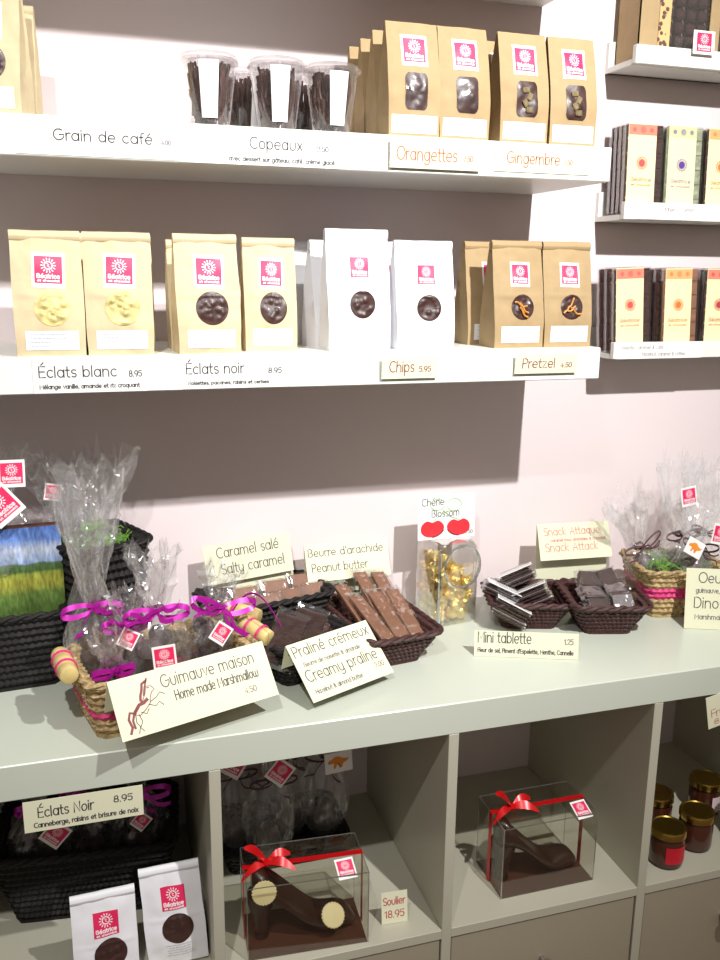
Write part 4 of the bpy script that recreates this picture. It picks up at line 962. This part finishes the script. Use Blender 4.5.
# ------------------------------------------------------------------ inside the compartments
ZC = -.05-H
b5 = basket('wide black wicker basket inside the left compartment', 'wickb', (.225, .14), (.28, .185), .125, (-.525, -.135, ZC), -6, rows=10)
CG = 'cellophane gifts in the left compartment basket'
gift('cellophane gift with a diamond shaped logo tag at the left of the compartment basket', (-.60, -.155, ZC+.05), .045, .13, .07, 61, rs=.03, n=6, group=CG, tagp=(.030, -.068, .118, .028, -5, 44, 0))
gift('cellophane gift with a purple bow in the middle of the compartment basket', (-.52, -.145, ZC+.05), .045, .13, .08, 62, rs=.045, n=6, group=CG, tails=4)
gift('cellophane gift with long purple tails at the right of the compartment basket', (-.445, -.155, ZC+.05), .045, .13, .08, 63, rs=.05, n=6, group=CG, tails=4, tagp=(.0, -.066, .115, .020, -5, 44, 0))
card('cream price card for dark chocolate bark fixed under the counter edge', .149, .044, [('Éclats Noir', .018, .086, .020, .0095), ('8.95', .112, .135, .025, .0065), ('Canneberge, raisins et brisure de noix', .012, .142, .006, .0045)], (-.5955, -D-.0012, -.0975), (0, 0, 0), sw=.0014)
w1 = make_bag(dict(name='white_paper_bag', size=(.088, .05, .142), paper='paper', sheet=False, fill='choc', group='white paper bags in the left compartment', lx=.002, wx=.006), 71)
w1['label'] = 'white paper bag standing upright in the left compartment'; w1.location = (-.507, -.335, ZC); w1.rotation_euler = (0, 0, R(3))
w2 = make_bag(dict(name='white_paper_bag', size=(.086, .05, .150), paper='paper', sheet=False, fill='choc', group='white paper bags in the left compartment', lx=.002, wx=.004), 72)
w2['label'] = 'white paper bag leaning beside the compartment divider'; w2.location = (-.403, -.318, ZC+.003); w2.rotation_euler = (0, R(-4), R(-4))

# chocolate shoes in clear boxes
def shoe(parent, L, disc=False, m='choc2'):
    """high-heeled pump: toe towards +X, heel at -X"""
    N = 26; nk = 20; hh = .066*L/.16; vs = []; 
    def cl(q):                       # sole height along the foot, q=0 heel .. 1 toe
        e = max(0, min(1, (q-.10)/.68)); sm = e*e*(3-2*e)
        return hh*(1-sm)+.0035+(.003*max(0, (q-.85)/.15))
    for i in range(N+1):
        q = i/N; x = -L/2+L*q
        wd = .031*(.62+.42*math.sin(PI*min(1, .15+q*.95))**1.2)*(L/.16)
        if q > .9: wd *= math.sqrt(max(.02, 1-((q-.9)/.1)**2))
        if q < .06: wd *= .55+.45*q/.06
        base = cl(q); top = base+(.030*math.exp(-((q-.02)/.22)**2)+.024+.012*math.exp(-((q-.80)/.14)**2))*(L/.16)
        if q > .88: top = base+(top-base)*(1-.75*((q-.88)/.12)**2)
        for k in range(nk):
            a = 2*PI*k/nk; c, s_ = math.cos(a), math.sin(a)
            y = wd*math.copysign(abs(c)**.75, c); z = (base+top)/2+(top-base)/2*math.copysign(abs(s_)**.8, s_)
            if .12 < q < .66 and s_ > .3: z -= (top-base)*.45*(s_-.3)/.7*min(1, (q-.12)/.05)*min(1, (.66-q)/.05); 
            vs.append((x, y, z))
    fs = [(i*nk+k, i*nk+(k+1) % nk, (i+1)*nk+(k+1) % nk, (i+1)*nk+k) for i in range(N) for k in range(nk)]+[tuple(range(nk))[::-1], tuple(N*nk+k for k in range(nk))]
    s_o = thing_part = MB().add(vs, fs).build('shoe', m, parent)
    b = MB(); pth = [Vector((-L/2+.014-.004*q+.004*q*q, 0, hh*(1-q)+.002)) for q in (0, .15, .35, .6, .85, 1)]
    b.tube([p+Vector((0, 0, .008 if k == 0 else 0)) for k, p in enumerate(pth)], [.022, .0195, .015, .0115, .0105, .0115], 14); b.build('heel', m, s_o)
    if disc:
        for (x, y, z, rx, ry) in ((-L/2+.016, -.027, hh+.030, 78, 0), (L/2-.040, -.026, .038, 45, 14)):
            T = Matrix.Translation((x, y, z)) @ Matrix.Rotation(R(ry), 4, 'Y') @ Matrix.Rotation(R(rx), 4, 'X')
            MB().lathe([(0, 0), (.0175, 0), (.0185, .0015), (.0175, .003), (.006, .0036), (0, .0042)], 48, T, wob=lambda a, z_: .05*math.cos(a*22) if z_ < .0032 else 0).build('sugar_rosette', 'cream', s_o)
    return s_o
def shoebox(label, blabel, loc, rz, w, d, h, disc, seed, shoeL, tagx):
    o = thing('clear_gift_box', blabel, 'gift box', loc, (0, 0, R(rz)))
    b = MB(); th = .0008
    for q in (-1, 1):
        b.box((0, q*(d/2-th/2), h/2), (w, th, h)); b.box((q*(w/2-th/2), 0, h/2), (th, d-2*th, h))
    b.box((0, 0, h-th/2), (w, d, th)); b.build('plastic_sides', 'clear', o, smooth=False)
    MB().box((0, 0, .0015), (w-.002, d-.002, .003)).build('board_base', 'boxbase', o, smooth=False)
    e = MB()
    for x in (-1, 1):
        for y in (-1, 1): e.box((x*w/2, y*d/2, h/2), (.0012, .0012, h))
    e.box((0, -d/2, h), (w, .0012, .0012)); e.box((0, d/2, h), (w, .0012, .0012)); e.box((-w/2, 0, h), (.0012, d, .0012)); e.box((w/2, 0, h), (.0012, d, .0012))
    e.build('folded_edges', 'glassedge', o, smooth=False)
    z = h+.0012; r = MB(); W2 = w/2+.001
    r.ribbon([Vector((-W2, 0, .001)), Vector((-W2, 0, h*.5)), Vector((-W2, 0, z)), Vector((-W2+.001, 0, z)), Vector((0, 0, z)), Vector((W2-.001, 0, z)), Vector((W2, 0, z)), Vector((W2, 0, h*.5)), Vector((W2, 0, .001))], .010, (0, 1, 0), th=.0007)
    kn = Vector((-w/2+.035, -.004, z+.006)); r.tube([kn+Vector((-.007, 0, 0)), kn, kn+Vector((.007, 0, 0))], [.003, .007, .003], 8)
    rnd = random.Random(seed)
    for q, (dx, dy, dz) in enumerate(((-.034, -.006, .034), (.040, -.018, -.004), (-.040, -.016, -.014), (.036, .006, .006))):
        n_ = 10; pts = [kn+Vector((dx*k/n_, dy*k/n_, dz*k/n_+.008*math.sin(PI*k/n_))) for k in range(n_+1)]
        r.ribbon(pts, [.004+.010*math.sin(PI*min(1, k/n_*.9+.08)) for k in range(n_+1)], (.1, .8, .5+.3*(q % 2)))
    r.build('red_ribbon_bow', 'red', o)
    sticker(o, tagx, -d/2+.012, h+.0035, .024, rx=-62, rz=6)
    sh = thing('chocolate_shoe', label, 'chocolate shoe', Matrix.Translation(loc) @ Matrix.Rotation(R(rz), 4, 'Z') @ Vector((0, -.004, .0032)), (0, 0, R(rz)))
    s_ = shoe(sh, shoeL, disc)
    s_.name = 'shoe_body'
    return o
shoebox('dark chocolate high-heeled shoe with two cream rosettes', 'clear box with a red bow around the shoe that has cream rosettes', (-.213, -.325, ZC), -4, .182, .098, .122, True, 1, .160, .058)
shoebox('plain dark chocolate high-heeled shoe in the right-hand clear box', 'clear box with a red bow around the plain dark shoe', (.196, -.303, ZC), 0, .170, .098, .128, False, 2, .152, .060)
card('small cream price card for the shoe standing in the middle compartment', .042, .052, [('Soulier', .003, .038, .031, .008, 'redink'), ('18.95', .005, .036, .010, .008, 'redink')], (-.094, -.352, ZC+.0005), (R(-8), 0, R(-4)), sw=.0013)
TG = 'cellophane gifts behind the boxed shoe'
def egg2(lab, loc, seed, Hf, tagk, tilt=0):
    return egg_gift(lab, loc, seed, R_=.043, Hp=.15, Hf=Hf*.9, fl=.7, tilt=(0, tilt, 0), group=TG, tie='brown', **tagk)
egg2('cellophane gift with a red logo tag in the upper left of the middle compartment', (-.290, -.13, ZC+.02), 81, .12, dict(logo=(-.005, -.062, .205, .036, -5, 35, 0)))
egg2('cellophane gift with a diamond shaped tag directly behind the boxed shoe', (-.240, -.165, ZC+.02), 82, .12, dict(logo=(.002, -.052, .190, .030, -5, 38, 0)), 4)
egg2('cellophane egg with an orange printed tag, middle of the group behind the shoe', (-.188, -.115, ZC+.03), 83, .12, dict(dino=(.0, -.05, .190, .032, -28, 0)))
egg2('cellophane egg with a wide orange printed tag at the right of the middle compartment', (-.130, -.135, ZC+.03), 84, .12, dict(dino=(.01, -.056, .165, .038, -4, 0)))
# a low black box under those gifts
bx2 = basket('black wicker basket under the gifts at the back of the middle compartment', 'wickb', (.20, .12), (.22, .15), .045, (-.205, -.115, ZC), 0, rows=4)

# ------------------------------------------------------------------ jars of caramel in the right compartment
jr = thing('preserve_jar', '', 'jar', group='caramel jars in the right compartment')
MB().lathe([(0, .001), (.022, .001), (.0255, .004), (.0262, .010), (.0262, .042), (.024, .048), (.0235, .052)], 36).build('jar_body', 'sauce', jr)
ld_ = MB().lathe([(.0262, .050), (.0272, .051), (.0272, .060), (.0262, .0625), (.024, .063), (.0225, .0618), (0, .0618)], 40, wob=lambda a, z: .008*math.sin(a*30) if .0505 < z < .0605 else 0).build('gold_lid', 'golds', jr)
q_ = dup(jr, 'gold lidded caramel jar on the second row beside the labelled one, no label showing', (.508, -.318, ZC), scale=1.12)
dup(jr, 'gold lidded jar at the back, half hidden by the divider', (.472, -.25, ZC), scale=1.12)
j4 = dup(jr, 'gold lidded jar at the back right with a pink label', (.592, -.235, ZC), scale=1.12); 
MB().add(*(lambda n: ([(.0268*math.sin(-.7+1.4*k/n), -.0268*math.cos(-.7+1.4*k/n), z) for z in (.012, .040) for k in range(n+1)], [(k, k+1, n+2+k, n+1+k) for k in range(n)]))(14)).build('paper_label', 'redlabel', jr)
jr.scale = (1.12,)*3; jr.location = (.430, -.343, ZC); jr['label'] = 'gold lidded caramel jar with a red label, nearest the divider'; jr.rotation_euler = (0, 0, R(2))
MB().add(*(lambda n: ([(.0268*math.sin(-.2+1.4*k/n), -.0268*math.cos(-.2+1.4*k/n), z) for z in (.012, .040) for k in range(n+1)], [(k, k+1, n+2+k, n+1+k) for k in range(n)]))(14)).build('paper_label', 'pinkw', j4)
dup(q_, 'gold lidded jar at the right picture edge in the front row', (.605, -.315, ZC), scale=1.12)
card('cream price card fixed under the counter edge at the right picture edge', .06, .058, [('Fruits', .008, .052, .020, .009, 'redink2'), ('8.95', .012, .048, .006, .006, 'redink2')], (.449, -D-.0012, -.110), (0, R(-12), 0), sw=.0012)
# ------------------------------------------------------------------ light and camera
def spot(name, loc, target, energy, size=120, blend=.5, radius=.02, colr=(1, .97, .93)):
    l = bpy.data.lights.new(name, 'SPOT'); l.energy = energy; l.spot_size = R(size); l.spot_blend = blend; l.shadow_soft_size = radius; l.color = colr
    o = bpy.data.objects.new(name, l); col.objects.link(o); o.location = loc
    o.rotation_euler = (Vector(target)-Vector(loc)).to_track_quat('-Z', 'Y').to_euler(); return o
spot('ceiling_spotlight', (.31, -1.43, 1.55), (.12, 0, .48), 200, 76, 1.0, .018, (1, .985, .97))
spot('ceiling_spotlight', (-.73, -1.49, 1.55), (-.62, 0, .28), 88, 66, 1.0, .018, (1, .985, .97))
w = bpy.data.worlds.new('shop_ambient'); sc.world = w; w.use_nodes = True
nt = w.node_tree; bg = nt.nodes['Background']; bg.inputs[1].default_value = .40
tc = nt.nodes.new('ShaderNodeTexCoord'); sp_ = nt.nodes.new('ShaderNodeSeparateXYZ'); mr = nt.nodes.new('ShaderNodeMapRange'); cr = nt.nodes.new('ShaderNodeValToRGB')
nt.links.new(tc.outputs['Generated'], sp_.inputs[0]); nt.links.new(sp_.outputs['Z'], mr.inputs['Value']); mr.inputs['From Min'].default_value = -1
nt.links.new(mr.outputs[0], cr.inputs['Fac']); nt.links.new(cr.outputs['Color'], bg.inputs[0])
e = cr.color_ramp.elements; e[0].position = .35; e[0].color = (.16, .125, .10, 1); e[1].position = .75; e[1].color = (1, .90, .83, 1); k_ = e.new(.5); k_.color = (.56, .47, .41, 1)

cam = bpy.data.cameras.new('camera'); co = bpy.data.objects.new('camera', cam); col.objects.link(co); sc.camera = co
yaw, pit, rol, f = .3004, .2321, .0110, 883.47
fw = Vector((math.sin(yaw)*math.cos(pit), math.cos(yaw)*math.cos(pit), -math.sin(pit))); r_ = Vector((math.cos(yaw), -math.sin(yaw), 0)); u_ = r_.cross(fw)
c_, s_ = math.cos(rol), math.sin(rol); rr_, uu_ = c_*r_+s_*u_, -s_*r_+c_*u_
mtx = Matrix((rr_, uu_, -fw)).transposed().to_4x4(); mtx.translation = (-.4846, -1.4719, .6104); co.matrix_world = mtx
cam.sensor_fit = 'VERTICAL'; cam.sensor_height = 24; cam.lens = f/960*24; cam.clip_start = .02
sc.view_settings.view_transform = 'Standard'; sc.view_settings.look = 'None'; sc.view_settings.gamma = 1; sc.view_settings.use_curve_mapping = False
sc.view_settings.exposure = 0
sc.cycles.transparent_max_bounces = 32
